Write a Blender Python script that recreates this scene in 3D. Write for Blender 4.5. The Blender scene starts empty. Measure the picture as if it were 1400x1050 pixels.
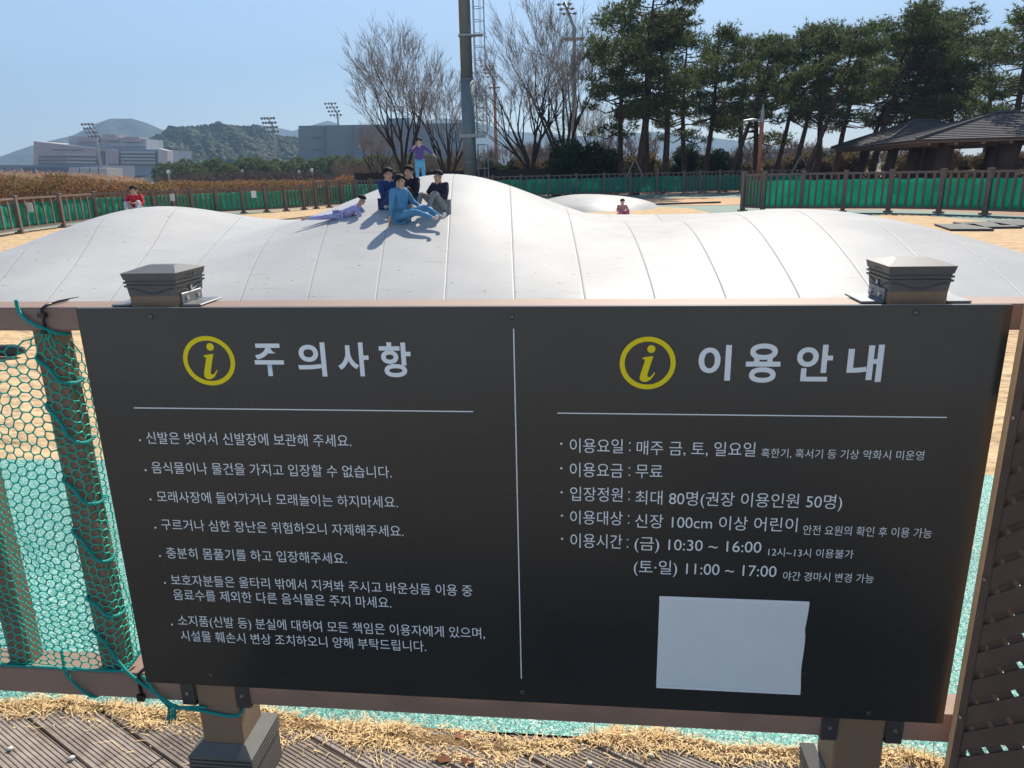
import bpy, math, random
import numpy as np
from mathutils import Vector, Matrix
R_=math.radians
S=bpy.context.scene
C=S.collection
random.seed(7)

# ------------------------------------------------------------------ camera, world, sun, exposure
EYE=Vector((0,-1.3878,1.5))
RM=[[0.9945283554,-0.0070453097,0.1042291411],[0.1020379357,0.2794136402,-0.9547336159],[-0.0223966497,0.9601449793,0.2786036769]]
FPX=1006.0
cam=bpy.data.cameras.new('camera'); camo=bpy.data.objects.new('camera',cam); C.objects.link(camo)
M4=Matrix(RM).to_4x4(); M4.translation=EYE
camo.matrix_world=M4
cam.sensor_width=36; cam.lens=36*FPX/1400; cam.clip_start=.02; cam.clip_end=9000
S.camera=camo
SUN_EL,SUN_AZ=43.0,11.0     # azimuth to the right of +Y
w=bpy.data.worlds.new('World'); S.world=w; w.use_nodes=True
nt=w.node_tree; bg=nt.nodes['Background']
sky=nt.nodes.new('ShaderNodeTexSky'); sky.sky_type='NISHITA'; sky.sun_disc=False
sky.sun_elevation=R_(SUN_EL); sky.sun_rotation=R_(SUN_AZ); sky.air_density=1.0; sky.dust_density=.4; sky.ozone_density=2.5
# faint wispy clouds
tc=nt.nodes.new('ShaderNodeTexCoord'); mp=nt.nodes.new('ShaderNodeMapping'); mp.inputs['Scale'].default_value=(1.5,1.5,6)
nz=nt.nodes.new('ShaderNodeTexNoise'); nz.inputs['Scale'].default_value=2.2; nz.inputs['Detail'].default_value=7; nz.inputs['Roughness'].default_value=.6
cr=nt.nodes.new('ShaderNodeValToRGB'); cr.color_ramp.elements[0].position=.50; cr.color_ramp.elements[1].position=.85
cr.color_ramp.elements[0].color=(0,0,0,1); cr.color_ramp.elements[1].color=(.35,.35,.35,1)
mx=nt.nodes.new('ShaderNodeMixRGB'); mx.inputs[2].default_value=(4.6,5.2,5.9,1)
nt.links.new(tc.outputs['Generated'],mp.inputs[0]); nt.links.new(mp.outputs[0],nz.inputs[0]); nt.links.new(nz.outputs[0],cr.inputs[0])
nt.links.new(cr.outputs[0],mx.inputs[0]); nt.links.new(sky.outputs[0],mx.inputs[1]); nt.links.new(mx.outputs[0],bg.inputs[0])
bg.inputs[1].default_value=.070
sun=bpy.data.lights.new('sun','SUN'); sun.energy=4.2; sun.angle=R_(.53); sun.color=(1,.92,.79)
suno=bpy.data.objects.new('sun',sun); C.objects.link(suno)
sd=Vector((math.sin(R_(SUN_AZ))*math.cos(R_(SUN_EL)),math.cos(R_(SUN_AZ))*math.cos(R_(SUN_EL)),math.sin(R_(SUN_EL))))
suno.rotation_euler=sd.to_track_quat('Z','Y').to_euler(); suno.location=(0,0,30)
S.view_settings.view_transform='Standard'; S.view_settings.look='None'; S.view_settings.gamma=1; S.view_settings.use_curve_mapping=False
S.view_settings.exposure=1.2
S.cycles.max_bounces=6; S.cycles.transparent_max_bounces=12; S.cycles.volume_bounces=0

# ------------------------------------------------------------------ measuring helpers (photo pixel -> place in the world)
Rw=Matrix(RM)
def ray(px,py): return (Rw@Vector((px-700,525-py,-FPX))).normalized()
def G(px,py,z=0.0):
    r=ray(px,py); t=(z-EYE.z)/r.z; return EYE+r*t
def SG(px,py,y=0.0):
    r=ray(px,py); t=(y-EYE.y)/r.y; return EYE+r*t
HD=Vector((-.10853,.99409,0)); RT=Vector((.99409,.10853,0))
def AT(px,py,depth):                       # point at a given forward distance
    r=ray(px,py); t=depth/(r.x*HD.x+r.y*HD.y); return EYE+r*t
def AG(px,depth,z=0.0):                    # ground point on azimuth of px (measured at the horizon) at forward distance
    p=AT(px,231+(700-px)*.0235,depth); return Vector((p.x,p.y,z))

# ------------------------------------------------------------------ materials
MATS={}
def mat(name,col,rough=.6,spec=.5,metal=0,var=0,scale=8,bump=0,bscale=None,col2=None,island=None,emit=None,detail=6,stretch=None,subsurf=0):
    if name in MATS: return MATS[name]
    m=bpy.data.materials.new(name); m.use_nodes=True; n=m.node_tree; b=n.nodes['Principled BSDF']
    b.inputs['Base Color'].default_value=(*col,1); b.inputs['Roughness'].default_value=rough
    b.inputs['Specular IOR Level'].default_value=spec; b.inputs['Metallic'].default_value=metal
    tc=n.nodes.new('ShaderNodeTexCoord'); src=tc.outputs['Object']
    if stretch:
        mp=n.nodes.new('ShaderNodeMapping'); mp.inputs['Scale'].default_value=stretch; n.links.new(src,mp.inputs[0]); src=mp.outputs[0]
    if var or col2:
        t=n.nodes.new('ShaderNodeTexNoise'); t.inputs['Scale'].default_value=scale; t.inputs['Detail'].default_value=detail; t.inputs['Roughness'].default_value=.65
        n.links.new(src,t.inputs[0])
        r=n.nodes.new('ShaderNodeValToRGB'); r.color_ramp.elements[0].position=.3; r.color_ramp.elements[1].position=.7
        c2=col2 or tuple(min(1,c*(1+var)) for c in col); c1=col if col2 else tuple(c*(1-var) for c in col)
        r.color_ramp.elements[0].color=(*c1,1); r.color_ramp.elements[1].color=(*c2,1)
        n.links.new(t.outputs[0],r.inputs[0]); out=r.outputs[0]
        if island:
            g=n.nodes.new('ShaderNodeNewGeometry'); ri=n.nodes.new('ShaderNodeValToRGB')
            while len(ri.color_ramp.elements)<len(island): ri.color_ramp.elements.new(.5)
            for i,c in enumerate(island):
                ri.color_ramp.elements[i].position=i/max(1,len(island)-1); ri.color_ramp.elements[i].color=(*c,1)
            n.links.new(g.outputs['Random Per Island'],ri.inputs[0])
            mm=n.nodes.new('ShaderNodeMixRGB'); mm.inputs[0].default_value=.78; n.links.new(out,mm.inputs[1]); n.links.new(ri.outputs[0],mm.inputs[2]); out=mm.outputs[0]
        n.links.new(out,b.inputs['Base Color'])
    if bump:
        t=n.nodes.new('ShaderNodeTexNoise'); t.inputs['Scale'].default_value=bscale or scale*3; t.inputs['Detail'].default_value=5
        n.links.new(src,t.inputs[0]); bm=n.nodes.new('ShaderNodeBump'); bm.inputs['Strength'].default_value=1; bm.inputs['Distance'].default_value=bump
        n.links.new(t.outputs[0],bm.inputs['Height']); n.links.new(bm.outputs[0],b.inputs['Normal'])
    MATS[name]=m; return m
def translucent(m,f=.4,k=1.0):
    n=m.node_tree; b=n.nodes['Principled BSDF']; out=n.nodes['Material Output']
    t=n.nodes.new('ShaderNodeBsdfTranslucent'); mx=n.nodes.new('ShaderNodeMixShader'); mx.inputs[0].default_value=f
    src=b.inputs['Base Color'].links
    if src: n.links.new(src[0].from_socket,t.inputs[0])
    else: t.inputs[0].default_value=b.inputs['Base Color'].default_value
    n.links.new(b.outputs[0],mx.inputs[1]); n.links.new(t.outputs[0],mx.inputs[2]); n.links.new(mx.outputs[0],out.inputs['Surface']); return m
def granules(name,cols,scale,rough=.8,big=None,bigscale=1.0):
    m=bpy.data.materials.new(name); m.use_nodes=True; n=m.node_tree; b=n.nodes['Principled BSDF']; b.inputs['Roughness'].default_value=rough
    tc=n.nodes.new('ShaderNodeTexCoord'); v=n.nodes.new('ShaderNodeTexVoronoi'); v.inputs['Scale'].default_value=scale
    n.links.new(tc.outputs['Object'],v.inputs[0])
    r=n.nodes.new('ShaderNodeValToRGB'); r.color_ramp.interpolation='CONSTANT'
    while len(r.color_ramp.elements)<len(cols): r.color_ramp.elements.new(.5)
    for i,(p,c) in enumerate(cols): r.color_ramp.elements[i].position=p; r.color_ramp.elements[i].color=(*c,1)
    sp=n.nodes.new('ShaderNodeSeparateColor'); n.links.new(v.outputs['Color'],sp.inputs[0]); n.links.new(sp.outputs[0],r.inputs[0]); out=r.outputs[0]
    if big:
        t=n.nodes.new('ShaderNodeTexNoise'); t.inputs['Scale'].default_value=bigscale; t.inputs['Detail'].default_value=6; n.links.new(tc.outputs['Object'],t.inputs[0])
        rr=n.nodes.new('ShaderNodeValToRGB'); rr.color_ramp.elements[0].position=.35; rr.color_ramp.elements[1].position=.7
        rr.color_ramp.elements[0].color=(1,1,1,1); rr.color_ramp.elements[1].color=(*big,1); n.links.new(t.outputs[0],rr.inputs[0])
        mm=n.nodes.new('ShaderNodeMixRGB'); mm.blend_type='MULTIPLY'; mm.inputs[0].default_value=1; n.links.new(out,mm.inputs[1]); n.links.new(rr.outputs[0],mm.inputs[2]); out=mm.outputs[0]
    n.links.new(out,b.inputs['Base Color'])
    bm=n.nodes.new('ShaderNodeBump'); bm.inputs['Distance'].default_value=.12/scale; n.links.new(v.outputs['Distance'],bm.inputs['Height']); bm.invert=True
    n.links.new(bm.outputs[0],b.inputs['Normal']); MATS[name]=m; return m

# ------------------------------------------------------------------ mesh builder
class MB:
    def __init__(s): s.v=[]; s.f=[]; s.m=[]; s.cur=0
    def add(s,vs,fs):
        o=len(s.v); s.v.extend([tuple(p) for p in vs]); s.f.extend([tuple(i+o for i in f) for f in fs]); s.m.extend([s.cur]*len(fs))
    def box(s,x0,x1,y0,y1,z0,z1,ch=0):
        if ch<=0:
            vs=[(x0,y0,z0),(x1,y0,z0),(x1,y1,z0),(x0,y1,z0),(x0,y0,z1),(x1,y0,z1),(x1,y1,z1),(x0,y1,z1)]
            s.add(vs,[(0,3,2,1),(4,5,6,7),(0,1,5,4),(1,2,6,5),(2,3,7,6),(3,0,4,7)]); return
        # chamfered box: 24 verts
        vs=[];idx={}
        for i,X in enumerate((x0,x1)):
            for j,Y in enumerate((y0,y1)):
                for k,Z in enumerate((z0,z1)):
                    sx,sy,sz=(1 if i==0 else -1),(1 if j==0 else -1),(1 if k==0 else -1)
                    idx[i,j,k]=len(vs)
                    vs+= [(X,Y+sy*ch,Z+sz*ch),(X+sx*ch,Y,Z+sz*ch),(X+sx*ch,Y+sy*ch,Z)]
        q=lambda i,j,k,a: idx[i,j,k]+a
        fs=[]
        for i in (0,1):
            f=[q(i,0,0,0),q(i,0,1,0),q(i,1,1,0),q(i,1,0,0)]; fs.append(f if i==0 else f[::-1])
            f=[q(0,i,0,1),q(1,i,0,1),q(1,i,1,1),q(0,i,1,1)]; fs.append(f if i==0 else f[::-1])
            f=[q(0,0,i,2),q(0,1,i,2),q(1,1,i,2),q(1,0,i,2)]; fs.append(f if i==0 else f[::-1])
        for j in (0,1):
            for k in (0,1): fs.append([q(0,j,k,1),q(1,j,k,1),q(1,j,k,2),q(0,j,k,2)] if (j+k)%2 else [q(0,j,k,2),q(1,j,k,2),q(1,j,k,1),q(0,j,k,1)])
        for i in (0,1):
            for k in (0,1): fs.append([q(i,0,k,0),q(i,1,k,0),q(i,1,k,2),q(i,0,k,2)] if (i+k)%2==0 else [q(i,0,k,2),q(i,1,k,2),q(i,1,k,0),q(i,0,k,0)])
        for i in (0,1):
            for j in (0,1): fs.append([q(i,j,0,0),q(i,j,1,0),q(i,j,1,1),q(i,j,0,1)] if (i+j)%2 else [q(i,j,0,1),q(i,j,1,1),q(i,j,1,0),q(i,j,0,0)])
        for i in (0,1):
            for j in (0,1):
                for k in (0,1): 
                    f=[q(i,j,k,0),q(i,j,k,1),q(i,j,k,2)]; fs.append(f if (i+j+k)%2==0 else f[::-1])
        s.add(vs,fs)
    def tube(s,pts,rs,n=6,cap=True):
        pts=[Vector(p) for p in pts]
        if not hasattr(rs,'__len__'): rs=[rs]*len(pts)
        base=None; rings=[]; o=len(s.v); vs=[]
        for i,p in enumerate(pts):
            d=(pts[min(i+1,len(pts)-1)]-pts[max(i-1,0)])
            d=d.normalized() if d.length>1e-9 else Vector((0,0,1))
            if base is None:
                a=Vector((0,0,1)) if abs(d.z)<.9 else Vector((1,0,0)); base=d.cross(a).normalized()
            else:
                base=(base-d*base.dot(d)); base=base.normalized() if base.length>1e-6 else d.orthogonal().normalized()
            b2=d.cross(base)
            for k in range(n):
                a=2*math.pi*k/n; vs.append(p+(base*math.cos(a)+b2*math.sin(a))*rs[i])
        fs=[]
        for i in range(len(pts)-1):
            for k in range(n):
                a=i*n+k; b=i*n+(k+1)%n; fs.append((a,b,b+n,a+n))
        if cap: fs.append(tuple(range(n))[::-1]); fs.append(tuple((len(pts)-1)*n+k for k in range(n)))
        s.add(vs,fs)
    def frustum(s,cx,cy,z0,z1,a0,b0,a1,b1):  # rectangular, half sizes
        vs=[(cx-a0,cy-b0,z0),(cx+a0,cy-b0,z0),(cx+a0,cy+b0,z0),(cx-a0,cy+b0,z0),(cx-a1,cy-b1,z1),(cx+a1,cy-b1,z1),(cx+a1,cy+b1,z1),(cx-a1,cy+b1,z1)]
        s.add(vs,[(0,3,2,1),(4,5,6,7),(0,1,5,4),(1,2,6,5),(2,3,7,6),(3,0,4,7)])
    def poly(s,pts): s.add(pts,[tuple(range(len(pts)))])
    def mesh(s,name,mats,smooth=False):
        me=bpy.data.meshes.new(name); me.from_pydata(s.v,[],s.f)
        if not isinstance(mats,(list,tuple)): mats=[mats]
        for m in mats: me.materials.append(m)
        if len(mats)>1: me.polygons.foreach_set('material_index',s.m)
        if smooth: me.polygons.foreach_set('use_smooth',[True]*len(me.polygons))
        me.update(); return me
    def obj(s,name,mats,parent=None,smooth=False): return link(name,s.mesh(name,mats,smooth),parent)
def link(name,me,parent=None,loc=None):
    o=bpy.data.objects.new(name,me); C.objects.link(o)
    if parent: o.parent=parent
    if loc is not None: o.location=loc
    return o
def tag(o,label=None,cat=None,group=None,kind=None):
    if label: o['label']=label
    if cat: o['category']=cat
    if group: o['group']=group
    if kind: o['kind']=kind
    return o
def thing(name,label,cat,loc=(0,0,0),rz=0,group=None,sc=None):
    o=bpy.data.objects.new(name,None); C.objects.link(o); o.location=loc; o.rotation_euler=(0,0,rz); o.empty_display_size=.2
    if sc: o.scale=(sc,sc,sc) if not hasattr(sc,'__len__') else sc
    return tag(o,label,cat,group)
def copy_thing(src,label,loc,rz=0,sc=None):
    r=src.copy(); C.objects.link(r); r.location=loc; r.rotation_euler=(0,0,rz); r['label']=label
    if sc: r.scale=(sc,sc,sc) if not hasattr(sc,'__len__') else sc
    for ch in list(src.children):
        c=ch.copy(); C.objects.link(c); c.parent=r
        for g in list(ch.children):
            d=g.copy(); C.objects.link(d); d.parent=c
    return r

# ------------------------------------------------------------------ ground sheets
m_ground=mat('dry_ground',(.20,.15,.085),.9,.2,col2=(.30,.235,.14),scale=.5,bump=.03,bscale=6)
m_soil=mat('red_soil',(.27,.15,.10),.9,.2,col2=(.36,.22,.14),scale=1.2,bump=.02,bscale=9)
m_path=granules('grey_green_rubber',[(0,(.13,.20,.17)),(.5,(.16,.235,.20)),(.85,(.10,.15,.13))],60,.85,big=(.8,.8,.8),bigscale=.6)
m_sand=mat('sand',(.42,.285,.16),.95,.15,col2=(.58,.42,.25),scale=2.2,bump=.12,bscale=4,detail=9)
m_rub=granules('turquoise_rubber',[(0,(.035,.23,.20)),(.30,(.09,.36,.31)),(.58,(.27,.47,.41)),(.78,(.015,.06,.05)),(.90,(.55,.58,.5))],230,.7,big=(.7,.75,.75),bigscale=1.2)
def sheet(name,pts,z,m,sub=0):
    b=MB(); b.poly([(p[0],p[1],z) for p in pts]); return tag(b.obj(name,m),kind='structure')
sheet('ground',[(-4000,-4000),(4000,-4000),(4000,4000),(-4000,4000)],-.10,m_ground)
sheet('soil',[(-60,1.0),(60,1.0),(60,62),(-60,62)],-.06,m_soil)
fl=[G(-160,345),G(-45,320),G(14,311),G(75,304.5),G(123,299),G(256,292),G(386,286),G(460,281.5),G(600,274),G(750,268),G(1015,263),G(1025,272),G(1019,283),G(1100,285.5),G(1222,286),G(1293,288),G(1358,291.5),G(1440,298),G(1600,318)]
sheet('path',[(p.x,p.y) for p in fl]+[(26,8),(26,2.1),(-34,2.1),(-34,8)],-.016,m_path)
sp=[G(-200,362),G(0,319),G(60,311.5),G(120,304),G(240,297),G(335,291.5),G(440,283),G(640,279.5),G(800,281),G(900,282),G(945,284.5),G(968,290),G(1010,302),G(1120,302),G(1215,292),G(1260,294),G(1330,300),G(1400,307.5),G(1600,338)]
sheet('sand',[(p.x,p.y) for p in sp]+[(14,4),(13,2.3),(-13,2.0),(-22,4)],-.012,m_sand)
cc=G(948,274.5); pts=[]
for k in range(40):
    a=2*math.pi*k/40; q=cc+RT*(2.8*math.cos(a))*(1+.1*math.sin(3*a))+HD*(4.2*math.sin(a)); pts.append((q.x,q.y))
m_sand2=mat('reddish_sand',(.42,.25,.14),.95,.15,col2=(.58,.38,.22),scale=1.5,bump=.04,bscale=5)
sheet('sand_patch',pts,-.008,m_sand2)
rb=[(-34,.30),(34,.30),(34,2.6)]+[(x,2.20+.04*math.sin(x*1.7)+.05*x*.3) for x in np.linspace(8,-8,40)]+[(-34,1.7)]
sheet('rubber_surface',rb,-.006,m_rub)
sheet('added_bounce_ground',[(-30,-14),(30,-14),(30,-3.6),(-30,-3.6)],-.05,mat('bounce_ground_pale',(.54,.57,.60),.9,.2,var=.12,scale=1.5))  # unseen pale ground added behind the camera to bounce light onto the sign

# ------------------------------------------------------------------ haze
hb=MB(); hb.box(-3300,3300,-700,3600,-1.5,520)
mh=bpy.data.materials.new('haze_air'); mh.use_nodes=True; hn=mh.node_tree; hn.nodes.clear()
ho=hn.nodes.new('ShaderNodeOutputMaterial'); hp=hn.nodes.new('ShaderNodeVolumePrincipled'); hp.inputs['Color'].default_value=(.45,.68,1,1)
hp.inputs['Density'].default_value=.00042; hp.inputs['Anisotropy'].default_value=.0
hn.links.new(hp.outputs[0],ho.inputs['Volume'])
tag(hb.obj('haze',mh),kind='stuff')

# ------------------------------------------------------------------ mountains and wooded hill
def ridge(name,prof,depth,m,thick,step=6,rough=.01,seed=1,under=60):
    rn=random.Random(seed); xs=[p[0] for p in prof]; ys=[p[1] for p in prof]
    cols=np.arange(xs[0],xs[-1]+1,step); rows=[-1,-.75,-.5,-.3,-.15,-.06,0,.2,.6,1]
    vs=[];fs=[]
    jag=[rn.uniform(-1,1) for _ in cols]
    for i,px in enumerate(cols):
        py=float(np.interp(px,xs,ys)); top=AT(px,py,depth); top.z+=rough*depth*(.5*jag[i]+.5*jag[max(0,i-1)])
        for r in rows:
            h=max(0,(1-abs(r))**.9); k=1 if h<1 else 0
            jj=1+.07*math.sin(px*.11+r*9)*k+.03*rn.uniform(-1,1)*k-.06*k
            p=top+HD*(r*thick)+RT*(0); z=(top.z+5)*h*jj-5
            # keep the azimuth of the crest while stepping toward or away from it
            d=(depth+r*thick)/depth
            q=Vector((EYE.x+(top.x-EYE.x)*d,EYE.y+(top.y-EYE.y)*d,z))
            vs.append(q)
    nR=len(rows)
    for i in range(len(cols)-1):
        for j in range(nR-1):
            a=i*nR+j; fs.append((a,a+nR,a+nR+1,a+1))
    b=MB(); b.add(vs,fs); return tag(b.obj(name,m,smooth=True),kind='structure'),vs,len(cols),nR
m_mt=mat('mountain_forest',(.035,.05,.035),.95,.1,var=.5,scale=.02,bump=6,bscale=.05)
ridge('mountain',[(-420,238),(-200,232),(-100,226),(0,214),(40,200),(75,191),(100,185),(130,169),(150,162.5),(180,162),(200,168),(230,181),(262,195),(310,214),(400,240)],1500,m_mt,420,seed=3,rough=.0003)
ridge('far_mountain',[(250,235),(300,196),(335,173),(350,170),(375,174),(400,179),(430,170),(447,165),(462,169),(480,180),(520,184),(560,172),(600,161),(650,166),(700,180),(800,186),(900,180),(960,186),(1100,205),(1300,214),(1500,224)],2300,m_mt,600,seed=4,rough=.0003)
hill,hv,hc,hr=ridge('wooded_hill',[(120,242),(160,228),(185,208),(200,197),(228,184),(262,178),(300,176),(345,180),(372,187),(400,194),(430,202),(470,216),(520,232),(570,240)],620,mat('hill_floor',(.03,.045,.025),.95,.1),260,seed=5,rough=.001)
def blob_cloud(pts,rads,seed=1,squash=.8):
    rn=np.random.default_rng(seed)
    t=(1+5**.5)/2
    base=np.array([(-1,t,0),(1,t,0),(-1,-t,0),(1,-t,0),(0,-1,t),(0,1,t),(0,-1,-t),(0,1,-t),(t,0,-1),(t,0,1),(-t,0,-1),(-t,0,1)])/math.sqrt(1+t*t)
    fc=np.array([(0,11,5),(0,5,1),(0,1,7),(0,7,10),(0,10,11),(1,5,9),(5,11,4),(11,10,2),(10,7,6),(7,1,8),(3,9,4),(3,4,2),(3,2,6),(3,6,8),(3,8,9),(4,9,5),(2,4,11),(6,2,10),(8,6,7),(9,8,1)])
    V=[];F=[]
    for i,(p,r) in enumerate(zip(pts,rads)):
        k=base*(1+rn.uniform(-.25,.25,(12,1)))*r; k[:,2]*=squash; V.append(k+np.array(p)); F.append(fc+12*i)
    return np.concatenate(V),np.concatenate(F)
def np_obj(name,V,F,m,parent=None,smooth=False):
    me=bpy.data.meshes.new(name); V=np.asarray(V,dtype=np.float32); F=np.asarray(F,dtype=np.int32)
    me.vertices.add(len(V)); me.vertices.foreach_set('co',V.ravel())
    k=F.shape[1]; me.loops.add(F.size); me.loops.foreach_set('vertex_index',F.ravel())
    me.polygons.add(len(F)); me.polygons.foreach_set('loop_start',np.arange(0,F.size,k,dtype=np.int32)); me.polygons.foreach_set('loop_total',np.full(len(F),k,dtype=np.int32))
    if smooth: me.polygons.foreach_set('use_smooth',np.ones(len(F),dtype=bool))
    for q in (m if isinstance(m,list) else [m]): me.materials.append(q)
    me.update(calc_edges=True); me.validate()
    return link(name,me,parent)
rn=random.Random(11); P=[];Q=[]
for _ in range(9500):
    i=rn.randrange(hc-1); j=rn.choice([1,2,3,4,5,5]); u,v=rn.random(),rn.random()
    a=Vector(hv[i*hr+j]); b_=Vector(hv[(i+1)*hr+j]); c_=Vector(hv[i*hr+j+1]); p=a+(b_-a)*u+(c_-a)*v
    P.append((p.x,p.y,p.z+1.5)); Q.append(rn.uniform(1.4,3.6))
V,F=blob_cloud(P,Q,3,.9)
m_hillt=mat('hill_tree_foliage',(.035,.055,.025),.9,.1,col2=(.045,.06,.035),scale=.04,island=[(.022,.036,.024),(.035,.05,.03),(.05,.058,.035)])
tag(np_obj('hill_forest',V,F,m_hillt),kind='stuff')

# ------------------------------------------------------------------ far buildings
m_bw=mat('pale_cladding',(.42,.41,.42),.6,.4,var=.06,scale=.3)
m_bp=mat('mauve_cladding',(.36,.31,.33),.6,.4,var=.06,scale=.3)
m_bg=mat('blue_grey_cladding',(.20,.24,.30),.6,.4,var=.08,scale=.2)
m_bd=mat('building_glass',(.05,.06,.09),.2,.5)
m_bm=mat('mid_block_cladding',(.16,.20,.25),.6,.4,var=.06,scale=.1)
def slabpx(b,depth,x0,x1,yt0,yt1,yb0,yb1,th):   # a wall slab bounded by photo measurements, th deep away from the eye
    p=[AT(x0,yb0,depth),AT(x1,yb1,depth),AT(x1,yt1,depth),AT(x0,yt0,depth)]
    q=[v+HD*th for v in p]; b.add(p+q,[(0,1,2,3),(5,4,7,6),(4,0,3,7),(1,5,6,2),(3,2,6,7),(4,5,1,0)])
D1=360
g=thing('grandstand',"wide pale racecourse grandstand with slanting roofline and striped glazing below the blue mountain",'building',AG(135,D1))
def part(name,fn,m,parent,lab=None):
    b=MB(); fn(b); o=b.obj(name,m); o.parent=parent; o.matrix_parent_inverse=parent_inv(parent)
    if lab: o['label']=lab
    return o
def parent_inv(p):
    return Matrix.LocRotScale(p.location,p.rotation_euler,p.scale).inverted()
def f(b):
    slabpx(b,D1,46,163,193,206,240,240,30)
part('wall',f,m_bp,g,'slanting mauve wing of the grandstand')
part('wall',lambda b:slabpx(b,D1+.5,163,228,203,205,240,240,28),m_bg,g,'blue grey right wing of the grandstand')
part('upper_storey',lambda b:(slabpx(b,D1+9,94,200,186,190,206,206,18),slabpx(b,D1+8,150,198,195,196,200,200,3)),m_bw,g)
part('roof_structure',lambda b:(slabpx(b,D1+6,140,158,184,184,192,192,10),slabpx(b,D1+7,106,134,188,188,194,194,10),slabpx(b,D1+7,168,190,187,187,194,194,10)),m_bp,g)
part('side_fin',lambda b:slabpx(b,D1-1,216,229,203,206,240,240,6),m_bw,g)
part('stair_tower',lambda b:slabpx(b,D1-1.2,144,162,205,206,238,238,6),m_bp,g)
for k,(x0,x1,y0,y1) in enumerate([(52,130,213,214),(52,132,218,218.5),(52,132,222.5,223.5),(60,134,228,228.5),(164,215,209.5,210),(164,215,214,214.4),(164,215,218.5,219),(164,215,223.5,224),(133,143,206,207),(148,162,224,224.6),(70,112,204.5,204.5)]):
    t=5.5 if k!=10 else 1
    if k==8: t=26
    hgt=2.2 if k not in(8,10) else t
    o=part('window',lambda b,h=hgt:slabpx(b,D1-.6-(0.9 if k==9 else 0),x0,x1,y0,y1,y0+h,y1+h,.9),m_bd,g)
part('pale_band',lambda b:[slabpx(b,D1-.4,90,131,y,y+.6,y+2.6,y+3.2,.6) for y in (209.5,215.3,220.4,225)],m_bw,g)
part('pale_band',lambda b:[slabpx(b,D1-.4,165,212,y,y+.3,y+2.4,y+2.7,.6) for y in (206.8,211.8,216.5,221)],m_bw,g)
g=thing('low_shed','long low blue grey shed with panel joints in front of the grandstand','building',AG(60,230))
part('wall',lambda b:slabpx(b,230,-160,140,225,226,243,243,20),m_bg,g)
part('annex',lambda b:slabpx(b,222,28,94,228.5,229,243,243,9),mat('dark_annex_wall',(.10,.12,.18),.6,.4),g)
part('annex',lambda b:slabpx(b,220,94,146,229,230,243,243,9),m_bw,g)
for x in (5,17,34,50,108,122,134): part('panel_joint',lambda b:slabpx(b,218.6,x,x+.6,229,229,243,243,.3),m_bd,g)
g=thing('arena_block','large flat blue grey windowless block with rooftop box behind bare trees','building',AG(530,260))
part('wall',lambda b:slabpx(b,260,408,640,172,168,242,242,40),m_bm,g)
part('rooftop_box',lambda b:slabpx(b,268,528,560,162,161,171,171,14),m_bg,g)
for y in (188,204,220): part('vent_strip',lambda b:slabpx(b,259.4,428,440,y,y,y+1,y+1,.5),m_bd,g)
for x in (442,480,524,566): part('downpipe',lambda b:slabpx(b,259.2,x,x+.7,172,171.5,242,242,.6),m_bg,g)
g=thing('stable_building','pale low building glimpsed behind the pine trunks','building',AG(1080,150))
part('wall',lambda b:slabpx(b,150,1040,1190,208,205,226,224,15),m_bg,g)
part('roof',lambda b:slabpx(b,149.5,1038,1192,204,201,208,205,17),m_bw,g)

# ------------------------------------------------------------------ trees
m_barkd=mat('dark_bark',(.045,.036,.030),.9,.15,var=.5,scale=6,bump=.02)
m_barkp=mat('pine_bark',(.075,.052,.042),.9,.15,var=.5,scale=5,bump=.02)
m_twig=mat('twig_bark',(.28,.25,.22),.9,.2,var=.4,scale=2)
m_needle=mat('pine_needles',(.048,.066,.030),.7,.2,col2=(.115,.135,.052),scale=.7,island=[(.035,.06,.03),(.07,.10,.04),(.16,.18,.07)])
m_conif=mat('conifer_bush_foliage',(.03,.05,.03),.75,.2,col2=(.06,.085,.04),scale=1,island=[(.015,.03,.016),(.03,.05,.025),(.06,.08,.035)])
def tufts(pts,dirs,L,Wd,n,seed,up=.25):
    rn=np.random.default_rng(seed); pts=np.repeat(np.asarray(pts,float),n,0); dirs=np.repeat(np.asarray(dirs,float),n,0)
    d=rn.normal(size=pts.shape)*.85+dirs; d[:,2]+=up; d/=np.linalg.norm(d,axis=1)[:,None]
    s=np.cross(d,rn.normal(size=d.shape)); s/=np.linalg.norm(s,axis=1)[:,None]
    l=L*rn.uniform(.6,1.25,(len(d),1)); a=pts-s*Wd*.5; b=pts+s*Wd*.5; c=pts+d*l
    V=np.stack([a,b,c],1).reshape(-1,3); return V,np.arange(len(V)).reshape(-1,3)
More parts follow.
